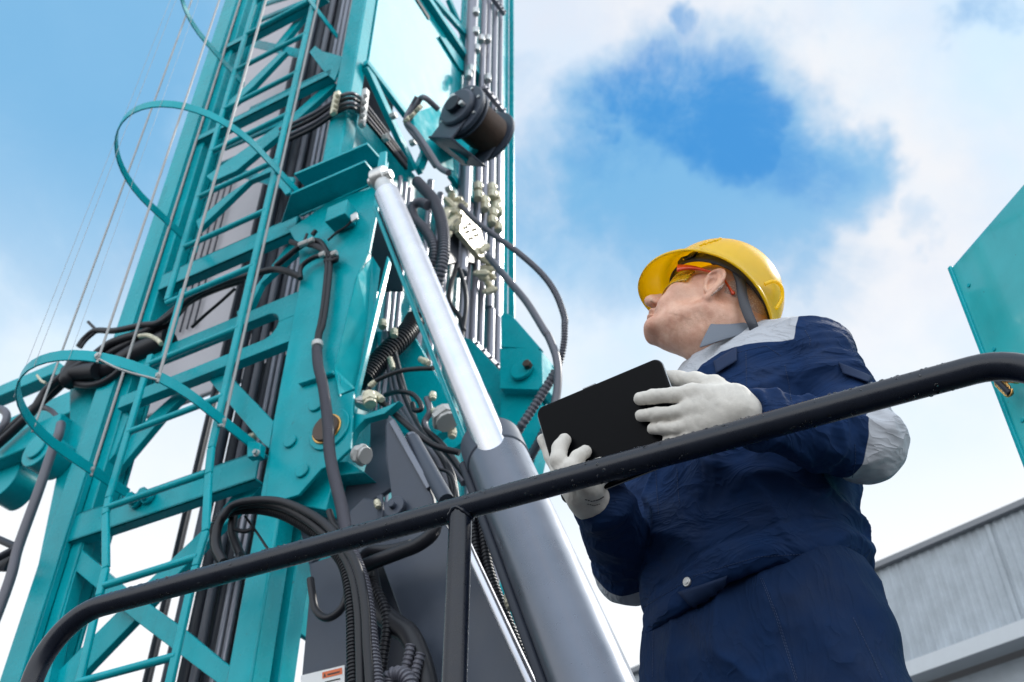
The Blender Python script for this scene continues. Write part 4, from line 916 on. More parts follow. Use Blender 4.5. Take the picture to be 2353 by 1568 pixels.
# ------------------------------------------------------------------ far building
bl = empty('warehouse', Vector((4, 11, -1.2))); tag(bl, 'long grey corrugated metal warehouse with dark roof edge at lower right', 'building')
bp0 = ray(1990, 1313)*.005
hb = Vector((.6625, -.749, 0)); bnrm = Vector((-.749, -.6625, 0))
def bpt(t, z, off=0.): return Vector((bp0.x, bp0.y, 0))+hb*t-bnrm*(-off)*-1*0+bnrm*off+Vector((0, 0, z))
zr_ = bp0.z; zc_ = zr_-1.26
m_clad = painted('corrugated_cladding', (.38, .42, .46), .45, .3, .0)
m_band = mat('pale_flashing', (.50, .53, .56), .4, metal=.2, var=.05)
m_dark = mat('dark_edge_trim', (.20, .21, .23), .5)
bm = bm_new(); x = -16.; pts = []
pitch = .10
prof = [(0, 0), (.55, 0), (.66, .012), (.9, .012), (1., 0)]
xs = []
n_r = int(30/pitch)
for i in range(n_r):
    for px, pd in prof[:-1]: xs.append((-18+(i+px)*pitch, pd))
top = [bm.verts.new(bpt(x, zr_-.05, d)) for x, d in xs]; bot = [bm.verts.new(bpt(x, zc_, d)) for x, d in xs]
for i in range(len(xs)-1): bm.faces.new((top[i], top[i+1], bot[i+1], bot[i]))
bm_obj('fascia_cladding', bm, m_clad, bl, 0, False)
for k_ in range(8):
    t_ = -14+k_*3.1; bm = bm_new(); add_beam(bm, bpt(t_, zc_+.02, .016), bpt(t_, zr_-.06, .016), .05, .012, up=bnrm); bm_obj('sheet_joint', bm, m_clad, bl)
beam_part('roof_edge', bpt(-18, zr_-.02, .03), bpt(12, zr_-.02, .03), .10, .07, ZX, m_dark, bl)
beam_part('gutter', bpt(-18, zc_-.10, .14), bpt(12, zc_-.10, .14), .26, .16, ZX, m_band, bl)
beam_part('wall', bpt(-18, -1.2+(zc_+1.2-.2)/2, -.15), bpt(12, -1.2+(zc_+1.2-.2)/2, -.15), .1, zc_+1.2-.2, ZX, m_clad, bl)
bm = bm_new(); add_plate(bm, [bpt(-18, zr_-.06, -.02), bpt(12, zr_-.06, -.02), bpt(12, zr_+.6, -9), bpt(-18, zr_+.6, -9)], Vector((0, 0, -1)), .05)
bm_obj('roof', bm, m_dark, bl)
for t in (-3, 3): # doors in the lower wall
    bm = bm_new(); add_plate(bm, [bpt(t-1.5, -1.19, -.095), bpt(t+1.5, -1.19, -.095), bpt(t+1.5, 1.9, -.095), bpt(t-1.5, 1.9, -.095)], bnrm, .05); bm_obj('roller_door', bm, m_band, bl)

# ------------------------------------------------------------------ ground and deck
g_m = mat('wet_asphalt_ground', (.05, .05, .052), .9, bump=.6, bscale=25, var=.25, vscale=2., bdist=.02)
bm = bm_new(); s = 400
vs = [bm.verts.new((x, y, -1.2)) for x, y in ((-s, -s), (s, -s), (s, s), (-s, s))]; bm.faces.new(vs)
gd = bm_obj('ground', bm, g_m); gd['kind'] = 'structure'
deck = empty('work_platform', Vector((.4, 1.9, -1.2))); tag(deck, 'dark steel deck under the worker behind the black rail', 'platform')
dk_m = M['darkgrey']
o_ = Vector((r1.x, r1.y, 0)); sd = Vector((-rd.y, rd.x, 0)); sd = sd if sd.y > 0 else -sd
bm = bm_new()
t0, t1 = (cL-o_).dot(rd)-.05, (cR-o_).dot(rd)+.05
add_plate(bm, [Vector((*(o_+rd*t+sd*q).xy, -.2)) for t, q in ((t0, -.05), (t1, -.05), (t1, 1.15), (t0, 1.15))], Vector((0, 0, -1)), .05)
bm_obj('deck_plate', bm, dk_m, deck, .004)
for t in (t0+.1, t1-.1):
    for q in (.05, 1.05):
        bm = bm_new(); p = o_+rd*t+sd*q; add_beam(bm, Vector((p.x, p.y, -1.2)), Vector((p.x, p.y, -.25)), .08, .08, up=rd); bm_obj('support_leg', bm, dk_m, deck, .004)
# ------------------------------------------------------------------ the worker
def arr(v): return np.array(tuple(v), dtype=np.float32)
def PY(u, v, y): r = ray(u, v); return r*(y/r.y)
def PD(u, v, d): return ray(u, v).normalized()*d
# --- implicit-surface tools
def smin(a, b, k):
    h = np.clip(.5+.5*(b-a)/k, 0, 1); return b+(a-b)*h-k*h*(1-h)
def smax(a, b, k): return -smin(-a, -b, k)
def cap(p, a, b, ra, rb):
    a, b = arr(a), arr(b); ba = b-a; pa = p-a
    h = np.clip((pa@ba)/float(ba@ba), 0, 1)
    d = np.sqrt(((pa-h[:, None]*ba)**2).sum(1)); return d-(ra+(rb-ra)*h)
def ell(p, c, r, R=None):
    q = p-arr(c)
    if R is not None: q = q@R
    r = np.array(r, dtype=np.float32); k0 = np.sqrt(((q/r)**2).sum(1)); k1 = np.sqrt(((q/(r*r))**2).sum(1))+1e-9
    return k0*(k0-1)/k1
def chain(p, pts, rs, k=.0):
    d = None
    for i in range(len(pts)-1):
        c = cap(p, pts[i], pts[i+1], rs[i], rs[i+1])
        d = c if d is None else (smin(d, c, k) if k else np.minimum(d, c))
    return d
def nets(f, lo, hi, h):
    """surface nets over a box, evaluated only in blocks near the surface"""
    lo = np.array(lo, dtype=np.float32); n = np.ceil((np.array(hi)-lo)/h).astype(int)+1
    F = np.full(tuple(n), 1., dtype=np.float32); B = 20
    idx = [np.arange(0, m, B) for m in n]
    g = np.stack(np.meshgrid(*idx, indexing='ij'), -1).reshape(-1, 3)
    cen = lo+(g+B/2)*h; dc = f(cen.astype(np.float32))
    half = B*h*.5*1.75+.02
    for (i, j, k), d in zip(g, dc):
        s = (slice(i, min(i+B, n[0])), slice(j, min(j+B, n[1])), slice(k, min(k+B, n[2])))
        if abs(d) > half: F[s] = d; continue
        ii, jj, kk = np.meshgrid(np.arange(s[0].start, s[0].stop), np.arange(s[1].start, s[1].stop), np.arange(s[2].start, s[2].stop), indexing='ij')
        P = lo+np.stack((ii, jj, kk), -1).reshape(-1, 3).astype(np.float32)*h
        F[s] = f(P).reshape(ii.shape)
    S = F < 0
    cs = np.zeros(tuple(n-1), dtype=bool); al = np.ones(tuple(n-1), dtype=bool)
    c8 = [(a, b, c) for a in (0, 1) for b in (0, 1) for c in (0, 1)]
    for a, b, c in c8:
        x = S[a:n[0]-1+a, b:n[1]-1+b, c:n[2]-1+c]; cs |= x; al &= x
    act = cs & ~al; ai = np.argwhere(act); vid = np.full(act.shape, -1, dtype=np.int64); vid[act] = np.arange(len(ai))
    acc = np.zeros((len(ai), 3)); cnt = np.zeros(len(ai))
    vals = {c: F[ai[:, 0]+c[0], ai[:, 1]+c[1], ai[:, 2]+c[2]] for c in c8}
    for c in c8:
        for ax in range(3):
            if c[ax]: continue
            e = list(c); e[ax] = 1; e = tuple(e); a, b = vals[c], vals[e]; m = (a < 0) != (b < 0)
            t = np.where(m, a/(a-b+1e-12), 0)
            pt = np.tile(np.array(c, dtype=float), (len(ai), 1)); pt[:, ax] += t
            acc[m] += pt[m]; cnt[m] += 1
    V = lo+(ai+acc/np.maximum(cnt, 1)[:, None])*h
    Q = []
    for ax in range(3):
        o1, o2 = [(1, 2), (2, 0), (0, 1)][ax]
        sl0 = [slice(1, m-1) for m in n]; sl0[ax] = slice(0, n[ax]-1); sl1 = list(sl0); sl1[ax] = slice(1, n[ax])
        a, b = S[tuple(sl0)], S[tuple(sl1)]; e = np.argwhere(a != b); off = np.ones(3, int); off[ax] = 0; fl = a[a != b]; e = e+off
        def vv(d1, d2):
            x = e.copy(); x[:, o1] -= d1; x[:, o2] -= d2; return vid[x[:, 0], x[:, 1], x[:, 2]]
        q = np.stack((vv(1, 1), vv(0, 1), vv(0, 0), vv(1, 0)), -1); q[~fl] = q[~fl][:, ::-1]
        q = q[(q >= 0).all(1)]; Q.append(q)
    return V, np.concatenate(Q)
def vnormals(V, Q):
    nrm = np.cross(V[Q[:, 2]]-V[Q[:, 0]], V[Q[:, 3]]-V[Q[:, 1]]); out = np.zeros_like(V)
    for i in range(4): np.add.at(out, Q[:, i], nrm)
    return out/(np.linalg.norm(out, axis=1)[:, None]+1e-12)
def relax(V, Q, it=2, s=.5):
    for _ in range(it):
        acc = np.zeros_like(V); c = np.zeros(len(V))
        for i in range(4):
            np.add.at(acc, Q[:, i], V[Q[:, (i+1) % 4]]); np.add.at(acc, Q[:, i], V[Q[:, (i+3) % 4]]); np.add.at(c, Q[:, i], 2)
        V = V*(1-s)+s*acc/np.maximum(c, 1)[:, None]
    return V
def _h(i, j, k, s):
    n = (i*73856093) ^ (j*19349663) ^ (k*83492791) ^ (s*2654435)
    n = (n ^ (n >> 13))*1274126177; n &= 0xffffffff; n = (n ^ (n >> 16)) & 0xffff
    return n/65535.
def vnoise(P, s=0):
    i = np.floor(P).astype(np.int64); f = P-i; f = f*f*(3-2*f); r = 0
    for a in (0, 1):
        for b in (0, 1):
            for c in (0, 1):
                w_ = (f[:, 0] if a else 1-f[:, 0])*(f[:, 1] if b else 1-f[:, 1])*(f[:, 2] if c else 1-f[:, 2])
                r = r+w_*_h(i[:, 0]+a, i[:, 1]+b, i[:, 2]+c, s)
    return r
def fbm(P, o=3, s=0):
    r = 0; a = 1; t = 0
    for k in range(o): r = r+a*vnoise(P*2**k, s+k); t += a; a *= .5
    return r/t
def folds(P, axis, wl, s=0, along=3.5, warp=.6, sharp=2.):
    """creases running across 'axis', spaced about wl apart"""
    ax = np.array(tuple(axis), float); ax /= np.linalg.norm(ax); t = P@ax
    Q_ = P/wl; along_c = (P-t[:, None]*ax)/(wl*along)+ (t/wl)[:, None]*ax
    wv = np.stack([fbm(P/(wl*2.5), 2, s+11+i) for i in range(3)], -1)-.5
    n = fbm(along_c+wv*warp*2, 2, s)
    return 1-np.abs(2*n-1)**(1/sharp)*1.0, n
def mesh_from(name, V, Q, m, parent, smooth=True):
    me = bpy.data.meshes.new(name); me.vertices.add(len(V)); me.vertices.foreach_set('co', V.astype(np.float32).ravel())
    me.loops.add(Q.size); me.loops.foreach_set('vertex_index', Q.astype(np.int32).ravel())
    me.polygons.add(len(Q)); me.polygons.foreach_set('loop_start', np.arange(0, Q.size, 4, dtype=np.int32)); me.polygons.foreach_set('loop_total', np.full(len(Q), 4, dtype=np.int32))
    me.update(calc_edges=True); me.validate()
    me.polygons.foreach_set('use_smooth', [smooth]*len(me.polygons))
    return link(name, me, m, parent)

navy = (.0060, .024, .082)
M['navy'] = mat('navy_workwear', navy, .75, bump=.3, bscale=700, var=.15, vscale=9, spec=.15, crease=.55, bdist=.0008)
M['navy_t'] = mat('navy_trousers', (.0050, .019, .062), .75, bump=.3, bscale=700, var=.15, vscale=9, spec=.15, crease=.5, cst=(1.7, 1.7, .6), bdist=.0008)
M['navy_flat'] = mat('navy_trim', (.0050, .020, .066), .75, bump=.2, bscale=900, spec=.35, bdist=.0008)
M['cloth_grey'] = mat('light_grey_workwear', (.48, .50, .54), .7, bump=.25, bscale=900, var=.05, vscale=12, bdist=.0008)
M['collar'] = mat('collar_grey', (.14, .165, .205), .7, bump=.25, bscale=900, var=.06, vscale=12, bdist=.0008)
M['glove'] = mat('knit_glove', (.62, .59, .54), .75, bump=.35, bscale=420, var=.10, vscale=45, bdist=.001, stretch=(1, 1, 1))
M['thread'] = mat('sewing_thread', (.014, .035, .10), .6)

FLZ = -.2
Fd = Vector((-.72, -.69, 0)).normalized(); Ld = Vector((-Fd.y, Fd.x, 0))
if Ld.x < 0: Ld = -Ld          # his left, which is the camera's right
Nb = PY(1700, 800, 1.555)
pel = PY(1736, 1420, 1.62)
tabTL, tabTR, tabBL = PD(1230, 940, 1.775), PD(1515, 820, 1.730), PD(1366, 1131, 1.700)
tx = (tabTR-tabTL); TW = tx.length; tx.normalize(); ty = tabBL-tabTL; ty -= tx*ty.dot(tx); THT = ty.length; ty.normalize()
tn = tx.cross(ty).normalized()
if tn.dot(tabTL) > 0: tn = -tn      # towards the camera
def PT(u, v, off):
    r = ray(u, v); c = tabTL+tn*off; return r*(c.dot(tn)/r.dot(tn))
lsh, lel, lwr = PY(1860, 822, 1.46), Vector((.575, 1.395, .985)), PT(1722, 957, .008)
rsh, rel, rwr = Vector((.325, 1.70, 1.20)), PY(1452, 1300, 1.70), PD(1378, 1148, 1.715)
man = empty('person', Vector((pel.x, pel.y, FLZ)))
tag(man, 'worker in navy jacket, white gloves and yellow hard hat looking up, holding a tablet', 'person')

# --- head frame
HS = .94
Hf = Vector((-.80, .155, .57)).normalized(); Hl = Vector((0, 0, 1)).cross(Hf).normalized()
ROLL = math.radians(8)
Hl = Matrix.Rotation(ROLL, 3, Hf) @ Hl
Hu = Hf.cross(Hl).normalized()
ear_w = PD(1637, 660, 2.03)
Ho = ear_w-Hl*(.078*HS)+Hf*(.008*HS)
def hw(x, y, z): return Ho+(Hf*x+Hl*y+Hu*z)*HS
RH = np.array([tuple(Hf), tuple(Hl), tuple(Hu)], dtype=np.float32).T
def tohead(p): return ((p-arr(Ho))@RH)/HS
def HP(u, v, yl):
    """sight line crossed with the side plane of the head at yl"""
    r = ray(u, v); c = Ho+Hl*(yl*HS); return r*(c.dot(Hl)/r.dot(Hl))
def lineN(p, a, b, ra, rb=None): return cap(p, a, b, ra, ra if rb is None else rb)
def f_head(pw):
    p = tohead(pw)
    s = p.copy(); s[:, 1] = np.abs(s[:, 1])
    d = ell(p, (-.012, 0, .045), (.100, .079, .088))
    d = smin(d, ell(p, (.028, 0, .0), (.064, .062, .078)), .03)
    d = smin(d, ell(p, (.030, 0, -.058), (.056, .052, .046)), .025)
    d = smin(d, lineN(s, (-.012, .058, -.050), (.072, .018, -.098), .016, .015), .022)
    d = smin(d, ell(p, (.075, 0, -.096), (.020, .023, .018)), .016)
    d = smin(d, ell(s, (.058, .046, -.014), (.026, .020, .018)), .022)      # cheekbone
    d = smin(d, ell(s, (.070, .030, -.045), (.020, .022, .026)), .02)
    d = smin(d, lineN(s, (.086, 0, .030), (.074, .044, .030), .011), .012)  # brow
    d = smax(d, -ell(s, (.096, .031, .010), (.015, .016, .013)), .012)      # socket
    d = smin(d, ell(s, (.074, .031, .010), (.0125, .0125, .0125)), .003)
    d = smin(d, lineN(p, (.086, 0, .022), (.122, 0, -.014), .0090, .0120), .010)  # nose
    d = smin(d, ell(p, (.1265, 0, -.020), (.0130, .0120, .0120)), .006)
    d = smin(d, ell(s, (.108, .0130, -.025), (.0125, .0078, .0090)), .005)
    d = smax(d, -ell(s, (.1150, .0085, -.0355), (.0080, .0048, .0085)), .0015)
    d = smin(d, lineN(s, (.096, 0, -.048), (.082, .023, -.056), .0100, .007), .008)  # lips
    d = smin(d, ell(p, (.1005, 0, -.0555), (.009, .018, .006)), .005)
    d = smin(d, ell(p, (.0960, 0, -.0700), (.009, .017, .0065)), .006)
    d = smax(d, -lineN(s, (.111, 0, -.0625), (.084, .028, -.066), .0040, .0030), .002)
    d = smax(d, -ell(p, (.101, 0, -.0820), (.008, .018, .004)), .008)
    d = smax(d, -lineN(s, (.108, .021, -.026), (.092, .031, -.058), .0035, .003), .006)  # nasolabial
    # ear
    e0 = (s-np.array([-.008, .0775, -.002], dtype=np.float32))/1.08
    ca, sa = math.cos(.42), math.sin(.42)
    ex = e0[:, 0]*ca-e0[:, 2]*sa; ez = e0[:, 0]*sa+e0[:, 2]*ca; ey = e0[:, 1]+ex*.42
    E = np.stack((ex, ey, ez), -1)
    rim = [(.011, .003, .004), (.0115, .009, .018), (.007, .012, .027), (-.001, .013, .031), (-.010, .014, .030), (-.0175, .0145, .024), (-.021, .0145, .014), (-.0205, .0135, .002), (-.013, .012, -.012), (-.004, .009, -.024), (.005, .005, -.030), (.010, .003, -.026)]
    dr_ = chain(E, rim, [.0034, .0036, .0040, .0043, .0045, .0045, .0044, .0042, .0040, .0048, .0064, .0050])
    pan = ell(E, (-.004, .006, .004), (.019, .006, .030))
    pan = smax(pan, -ell(E, (.001, .0125, .002), (.0120, .0125, .0155)), .0015)
    anti = chain(E, [(-.010, .011, .022), (-.0125, .012, .008), (-.008, .0115, -.008), (0, .009, -.015)], [.0026]*4)
    trag = ell(E, (.012, .006, -.004), (.004, .005, .006))
    ea = smin(smin(smin(dr_, pan, .004), anti, .003), trag, .004)
    ea = smin(ea, ell(E, (.002, -.006, .0), (.012, .009, .022)), .005)
    return smin(d, ea, .004)*HS
def f_neck(pw):
    a = hw(-.030, 0, -.055); b = Nb+Vector((.0, .02, -.02))
    d = cap(pw, a, b, .060, .066)
    d = smin(d, cap(pw, hw(-.035, .052, -.045), Nb-Ld*.005+Fd*.055-Vector((0, 0, .01)), .016, .014), .02)
    d = smin(d, cap(pw, hw(.030, 0, -.078), Nb+Fd*.045, .034, .030), .035)
    return smin(d, cap(pw, hw(-.050, .02, -.03), Nb-Fd*.05, .04, .06), .03)
def torso_c(z):  # centre line of the trunk
    t = (z-pel.z)/(Nb.z-pel.z); return pel.x+(Nb.x-pel.x)*t, pel.y+(Nb.y-pel.y)*t
def f_trunk(pw, zs, ws, ds, z0, z1):
    z = pw[:, 2]; cx, cy = torso_c(z); x, y = pw[:, 0]-cx, pw[:, 1]-cy
    l = x*Ld.x+y*Ld.y; f = x*Fd.x+y*Fd.y
    w_, d_ = np.interp(z, zs, ws), np.interp(z, zs, ds)
    k = (np.abs(l/w_)**2.3+np.abs(f/d_)**2.3)**(1/2.3)
    d = (k-1)*np.minimum(w_, d_)*.92
    return smax(d, np.maximum(z0-z, z-z1), .02)
ankL, ankR = pel+Ld*.16+Vector((.02, -.02, 0)), pel-Ld*.16
ankL.z = ankR.z = FLZ+.09
kneL, kneR = (pel+Ld*.13).lerp(ankL, .5), (pel-Ld*.13).lerp(ankR, .5)
hipL, hipR = pel+Ld*.095+Vector((0, 0, -.03)), pel-Ld*.095+Vector((0, 0, -.03))
def f_body(pw):
    d = np.minimum(9., smin(f_head(pw), f_neck(pw), .022))
    tr = f_trunk(pw, [.6, .75, .95, 1.12, 1.25, 1.33], [.14, .15, .14, .15, .14, .07], [.10, .11, .10, .11, .09, .06], .62, 1.33)
    d = smin(d, tr, .03)
    for sh, el, wr in ((lsh, lel, lwr), (rsh, rel, rwr)): d = smin(d, chain(pw, [Nb+(sh-Nb)*.3, sh, el, wr], [.04, .045, .030, .015], .02), .03)
    for h_, k_, a_ in ((hipL, kneL, ankL), (hipR, kneR, ankR)): d = smin(d, chain(pw, [h_, k_, a_], [.070, .045, .033], .02), .02)
    return d
skin = bpy.data.materials.new('skin'); skin.use_nodes = True
t_ = skin.node_tree; b_ = t_.nodes['Principled BSDF']; b_.inputs['Roughness'].default_value = .48
b_.inputs['Subsurface Weight'].default_value = .12; b_.inputs['Subsurface Radius'].default_value = (.010, .004, .002); b_.inputs['Subsurface Scale'].default_value = 1.
tcs = t_.nodes.new('ShaderNodeTexCoord')
def tnoise(sc, det, rough=.6):
    n = t_.nodes.new('ShaderNodeTexNoise'); n.inputs['Scale'].default_value = sc; n.inputs['Detail'].default_value = det; n.inputs['Roughness'].default_value = rough; t_.links.new(tcs.outputs['Object'], n.inputs['Vector']); return n.outputs[0]
def tmap(x, a, b):
    n = t_.nodes.new('ShaderNodeMapRange'); n.inputs[1].default_value = a; n.inputs[2].default_value = b; t_.links.new(x, n.inputs[0]); return n.outputs[0]
def tmix(f, c0, c1):
    n = t_.nodes.new('ShaderNodeMix'); n.data_type = 'RGBA'; t_.links.new(f, n.inputs[0])
    for s, c in ((6, c0), (7, c1)):
        if isinstance(c, tuple): n.inputs[s].default_value = (*c, 1)
        else: t_.links.new(c, n.inputs[s])
    return n.outputs[2]
c_a = tmix(tmap(tnoise(28, 5), .35, .65), (.62, .31, .215), (.80, .50, .37))
c_b = tmix(tmap(tnoise(300, 3), .62, .78), c_a, (.50, .24, .18))
t_.links.new(c_b, b_.inputs['Base Color'])
bpn = t_.nodes.new('ShaderNodeBump'); bpn.inputs['Strength'].default_value = .6; bpn.inputs['Distance'].default_value = .002
t_.links.new(tnoise(420, 6, .7), bpn.inputs['Height']); t_.links.new(bpn.outputs[0], b_.inputs['Normal'])

V, Q = nets(f_body, (-.02+min(rwr.x, rel.x)-.05, min(lwr.y, lel.y)-.08, FLZ), (max(lsh.x, lel.x)+.16, 1.86, 1.66), .0023)
N_ = vnormals(V, Q)
pl_ = ((V-arr(Ho))@RH)/HS
# creases of the neck and face
neckm = np.exp(-((pl_[:, 2]+.09)/.045)**2)*np.exp(-((pl_[:, 0]+.02)/.07)**2)
cr, _n = folds(V, tuple(Hu*.8-Hf*.6), .014, 5, 4., .5, 1.4)
V = V-N_*(neckm*cr*.0022)[:, None]
nk2 = np.exp(-((pl_[:, 0]-.02)/.035)**2)*(pl_[:, 2] < -.085)
cr, _n = folds(V, tuple(Hf), .012, 9, 3., .6, 1.3)
V = V-N_*(nk2*cr*.0012)[:, None]
ew = np.exp(-((pl_[:, 0]-.045)/.018)**2-((pl_[:, 2]-.005)/.02)**2)
cr, _n = folds(V, tuple(Hu), .006, 15, 4., .5, 1.5); V = V-N_*(ew*cr*.0016)[:, None]
body = mesh_from('body', V, Q, skin, man)

# short grey hair below the helmet
def f_hair(pw):
    p = tohead(pw); s = p.copy(); s[:, 1] = np.abs(s[:, 1])
    d = f_head(pw)-.0014
    keep = ell(p, (-.070, 0, .02), (.062, .10, .085))*HS       # back of the skull
    keep = smin(keep, ell(s, (-.038, .07, -.012), (.028, .03, .045))*HS, .01)
    keep = smax(keep, -ell(s, (-.008, .080, -.004), (.026, .03, .036))*HS, .004)
    return smax(smax(d, keep, .002), -(f_head(pw)+.003), .001)
hm = bpy.data.materials.new('short_grey_hair'); hm.use_nodes = True; t_ = hm.node_tree; b_ = t_.nodes['Principled BSDF']; b_.inputs['Roughness'].default_value = .7
tcs = t_.nodes.new('ShaderNodeTexCoord')
t_.links.new(tmix(tmap(tnoise(420, 3), .50, .66), (.50, .33, .27), (.78, .70, .63)), b_.inputs['Base Color'])
bpn = t_.nodes.new('ShaderNodeBump'); bpn.inputs['Strength'].default_value = .5; bpn.inputs['Distance'].default_value = .002; t_.links.new(tnoise(500, 2), bpn.inputs['Height']); t_.links.new(bpn.outputs[0], b_.inputs['Normal'])
hc = arr(hw(-.03, 0, .0))
V, Q = nets(f_hair, hc-.16, hc+.16, .0025)
N_ = vnormals(V, Q); V = V+N_*((vnoise(V*400, 3)-.5)*.0016)[:, None]
mesh_from('hair', V, Q, hm, man)

# --- jacket
HEM = .806
def sleeves(pw):
    L_ = chain(pw, [Nb+(lsh-Nb)*.45+Vector((0, 0, .0)), lsh, lel, lwr+(lel-lwr).normalized()*.012], [.058, .070, .056, .042], .03)
    R_ = chain(pw, [Nb+(rsh-Nb)*.45, rsh, rel, rwr+(rel-rwr).normalized()*.02], [.06, .076, .062, .046], .03)
    return L_, R_
def hemz(V):
    z = V[:, 2]; cx, cy = torso_c(z); l = (V[:, 0]-cx)*Ld.x+(V[:, 1]-cy)*Ld.y; f = (V[:, 0]-cx)*Fd.x+(V[:, 1]-cy)*Fd.y
    return HEM+.15*l-.15*f+.004*np.sin(l*40)
def f_jacket(pw):
    z = pw[:, 2]
    tr = f_trunk(pw, [.74, HEM, .87, 1.00, 1.10, 1.20, 1.26, 1.31, 1.34], [.178, .180, .184, .182, .182, .178, .155, .112, .08], [.160, .163, .174, .168, .156, .142, .116, .085, .06], hemz(pw), 1.345)
    L_, R_ = sleeves(pw)
    d = smin(tr, L_, .016); d = smin(d, R_, .012)
    d = smin(d, smin(cap(pw, Nb+(lsh-Nb)*.35+Vector((0, 0, -.03)), Nb.lerp(lsh, .72)+Vector((0, 0, -.012)), .06, .066), cap(pw, Nb+(rsh-Nb)*.35+Vector((0, 0, -.03)), rsh+Vector((0, 0, -.01)), .06, .072), .02), .03)
    d = smax(d, -cap(pw, Nb+Vector((0, 0, -.05)), Nb+(Ho-Nb)*1.2, .074, .098), .006)          # neck opening
    d = smax(d, -cap(pw, Nb+Fd*.11+Vector((0, 0, .045)), Nb+Fd*.02+Vector((0, 0, .05)), .045, .06), .01)
    # sleeve ends
    for wr, el in ((lwr, lel), (rwr, rel)):
        ax = arr((wr-el).normalized()); s_ = (pw-arr(wr))@ax
        near = np.sqrt(((pw-arr(wr))**2).sum(1))-.09
        d = np.where(near < 0, smax(d, s_+(.0), .006), d)
    # under side hollow so that the hem reads as an edge
    inner = f_trunk(pw, [.76, 1.0], [.168, .18], [.138, .15], .6, hemz(pw)+.03)
    return smax(d, -inner, .004)
V, Q = nets(f_jacket, (-.03+min(rwr.x, rel.x)-.06, min(lwr.y, lel.y)-.12, HEM-.09), (max(lsh.x, lel.x)+.14, 1.93, 1.42), .0042)
N_ = vnormals(V, Q)
def lf(V):
    z = V[:, 2]; cx, cy = torso_c(z); x, y = V[:, 0]-cx, V[:, 1]-cy
    return x*Ld.x+y*Ld.y, x*Fd.x+y*Fd.y, z
def sd(V, a, b):
    a, b = arr(a), arr(b); ba = b-a; return ((V-a)@ba)/float(ba@ba)*float(np.linalg.norm(ba))
l_, f_, z_ = lf(V)
disp = np.zeros(len(V))
g = lambda d, s: np.exp(-(d/s)**2)
# which region: sleeve distances
dL = chain(V.astype(np.float32), [lsh, lel, lwr], [.07, .062, .04]); dR = chain(V.astype(np.float32), [rsh, rel, rwr], [.07, .06, .04])
onL = np.clip(1-(dL/.03), 0, 1); onR = np.clip(1-(dR/.03), 0, 1)
el_d = np.linalg.norm(V-arr(lel), axis=1); er_d = np.linalg.norm(V-arr(rel), axis=1)
cr, n_ = folds(V, tuple((lsh-lel)+(lel-lwr)*.4), .052, 21, 3.0, .9, 2.2)
disp += onL*(cr-.45)*.030*(.45+g(el_d, .18)-1.3*g(el_d, .085))
cr, n_ = folds(V, tuple(lwr-lel), .036, 22, 2.6, .8, 2.0)
disp += onL*(cr-.45)*.018*g(np.linalg.norm(V-arr(lel.lerp(lwr, .6)), axis=1), .13)
cr, n_ = folds(V, tuple(rwr-rel+(rsh-rel)*.5), .042, 23, 2.6, .9, 2.0)
disp += onR*(cr-.45)*.012
tor = (1-np.maximum(onL, onR))
cr, n_ = folds(V, tuple(Vector((0, 0, 1))*.9+Ld*.45), .085, 24, 2.8, 1.0, 2.4)
disp += tor*(cr-.45)*.030*(g(z_-.93, .09)+.28)
cr, n_ = folds(V, tuple(Vector((0, 0, 1))*.5-Ld*.8), .075, 25, 3.5, .9, 2.0)
disp += tor*(cr-.45)*.028*g(z_-1.10, .14)
disp += (fbm(V/.05, 3, 31)-.5)*.006
# waistband, placket and seams
hz_ = z_-hemz(V)
band = (hz_ < .052)
disp += tor*np.where(band, .0025, 0)
disp -= tor*g(hz_-.054, .0035)*.0045
front = f_ > .02
plk = np.abs(l_-.028)
disp += tor*np.where((np.abs(l_+.002) < .030) & front, .0022, 0)
for s0 in (.028,): disp -= tor*front*g(l_-s0, .0022)*.0022
disp -= tor*front*g(l_-.085, .0020)*.0016
# armhole seam
V = V+N_*disp[:, None]
V = relax(V, Q, 3, .5)
jk = mesh_from('jacket', V, Q, M['navy'], man)
cV = V[Q].mean(1); cl, cf, cz = lf(cV)
cdL = chain(cV.astype(np.float32), [lsh, lel, lwr], [.07, .062, .04])
s_up = sd(cV, lsh, lel); s_fo = sd(cV, lel, lwr)
VV = V; cl, cf, cz = lf(VV)
zl = 1.212+.022*np.clip((.17-cl)/.17, 0, 1)-.05*np.clip((.05-cl)/.05, 0, 1.5)
yoke = np.minimum(np.minimum((cz-zl), (.172-cl)), (cl+.172))
up_u = (lsh-lel).normalized(); fo_u = (lwr-lel).normalized()
def patchd(lel, su_max, sf_max, dl):
    return np.minimum(np.minimum(sf_max-sf, su_max-su), dl)
q_ = VV-arr(lel); su, sf = q_@arr(up_u), q_@arr(fo_u)
dLv = chain(VV.astype(np.float32), [lsh, lel, lwr], [.07, .062, .04])
oo = -(up_u+fo_u).normalized()
elb = np.minimum(np.minimum(.048-sf, q_@arr(oo)+.030), .030-dLv)
elb = np.minimum(elb, .135-np.linalg.norm(q_, axis=1)); elb = np.minimum(elb, q_@arr(Ld)+.055)
up_r = (rsh-rel).normalized(); fo_r = (rwr-rel).normalized()
q_ = VV-arr(rel); su, sf = q_@arr(up_r), q_@arr(fo_r)
dRv = chain(VV.astype(np.float32), [rsh, rel, rwr], [.07, .06, .04])
elr = np.minimum(np.minimum(.03-sf, -.005-su), .03-dRv)
gv = np.maximum(np.maximum(yoke, elb), elr)
at = jk.data.attributes.new('grey_panel', 'FLOAT', 'POINT'); at.data.foreach_set('value', gv.astype(np.float32))
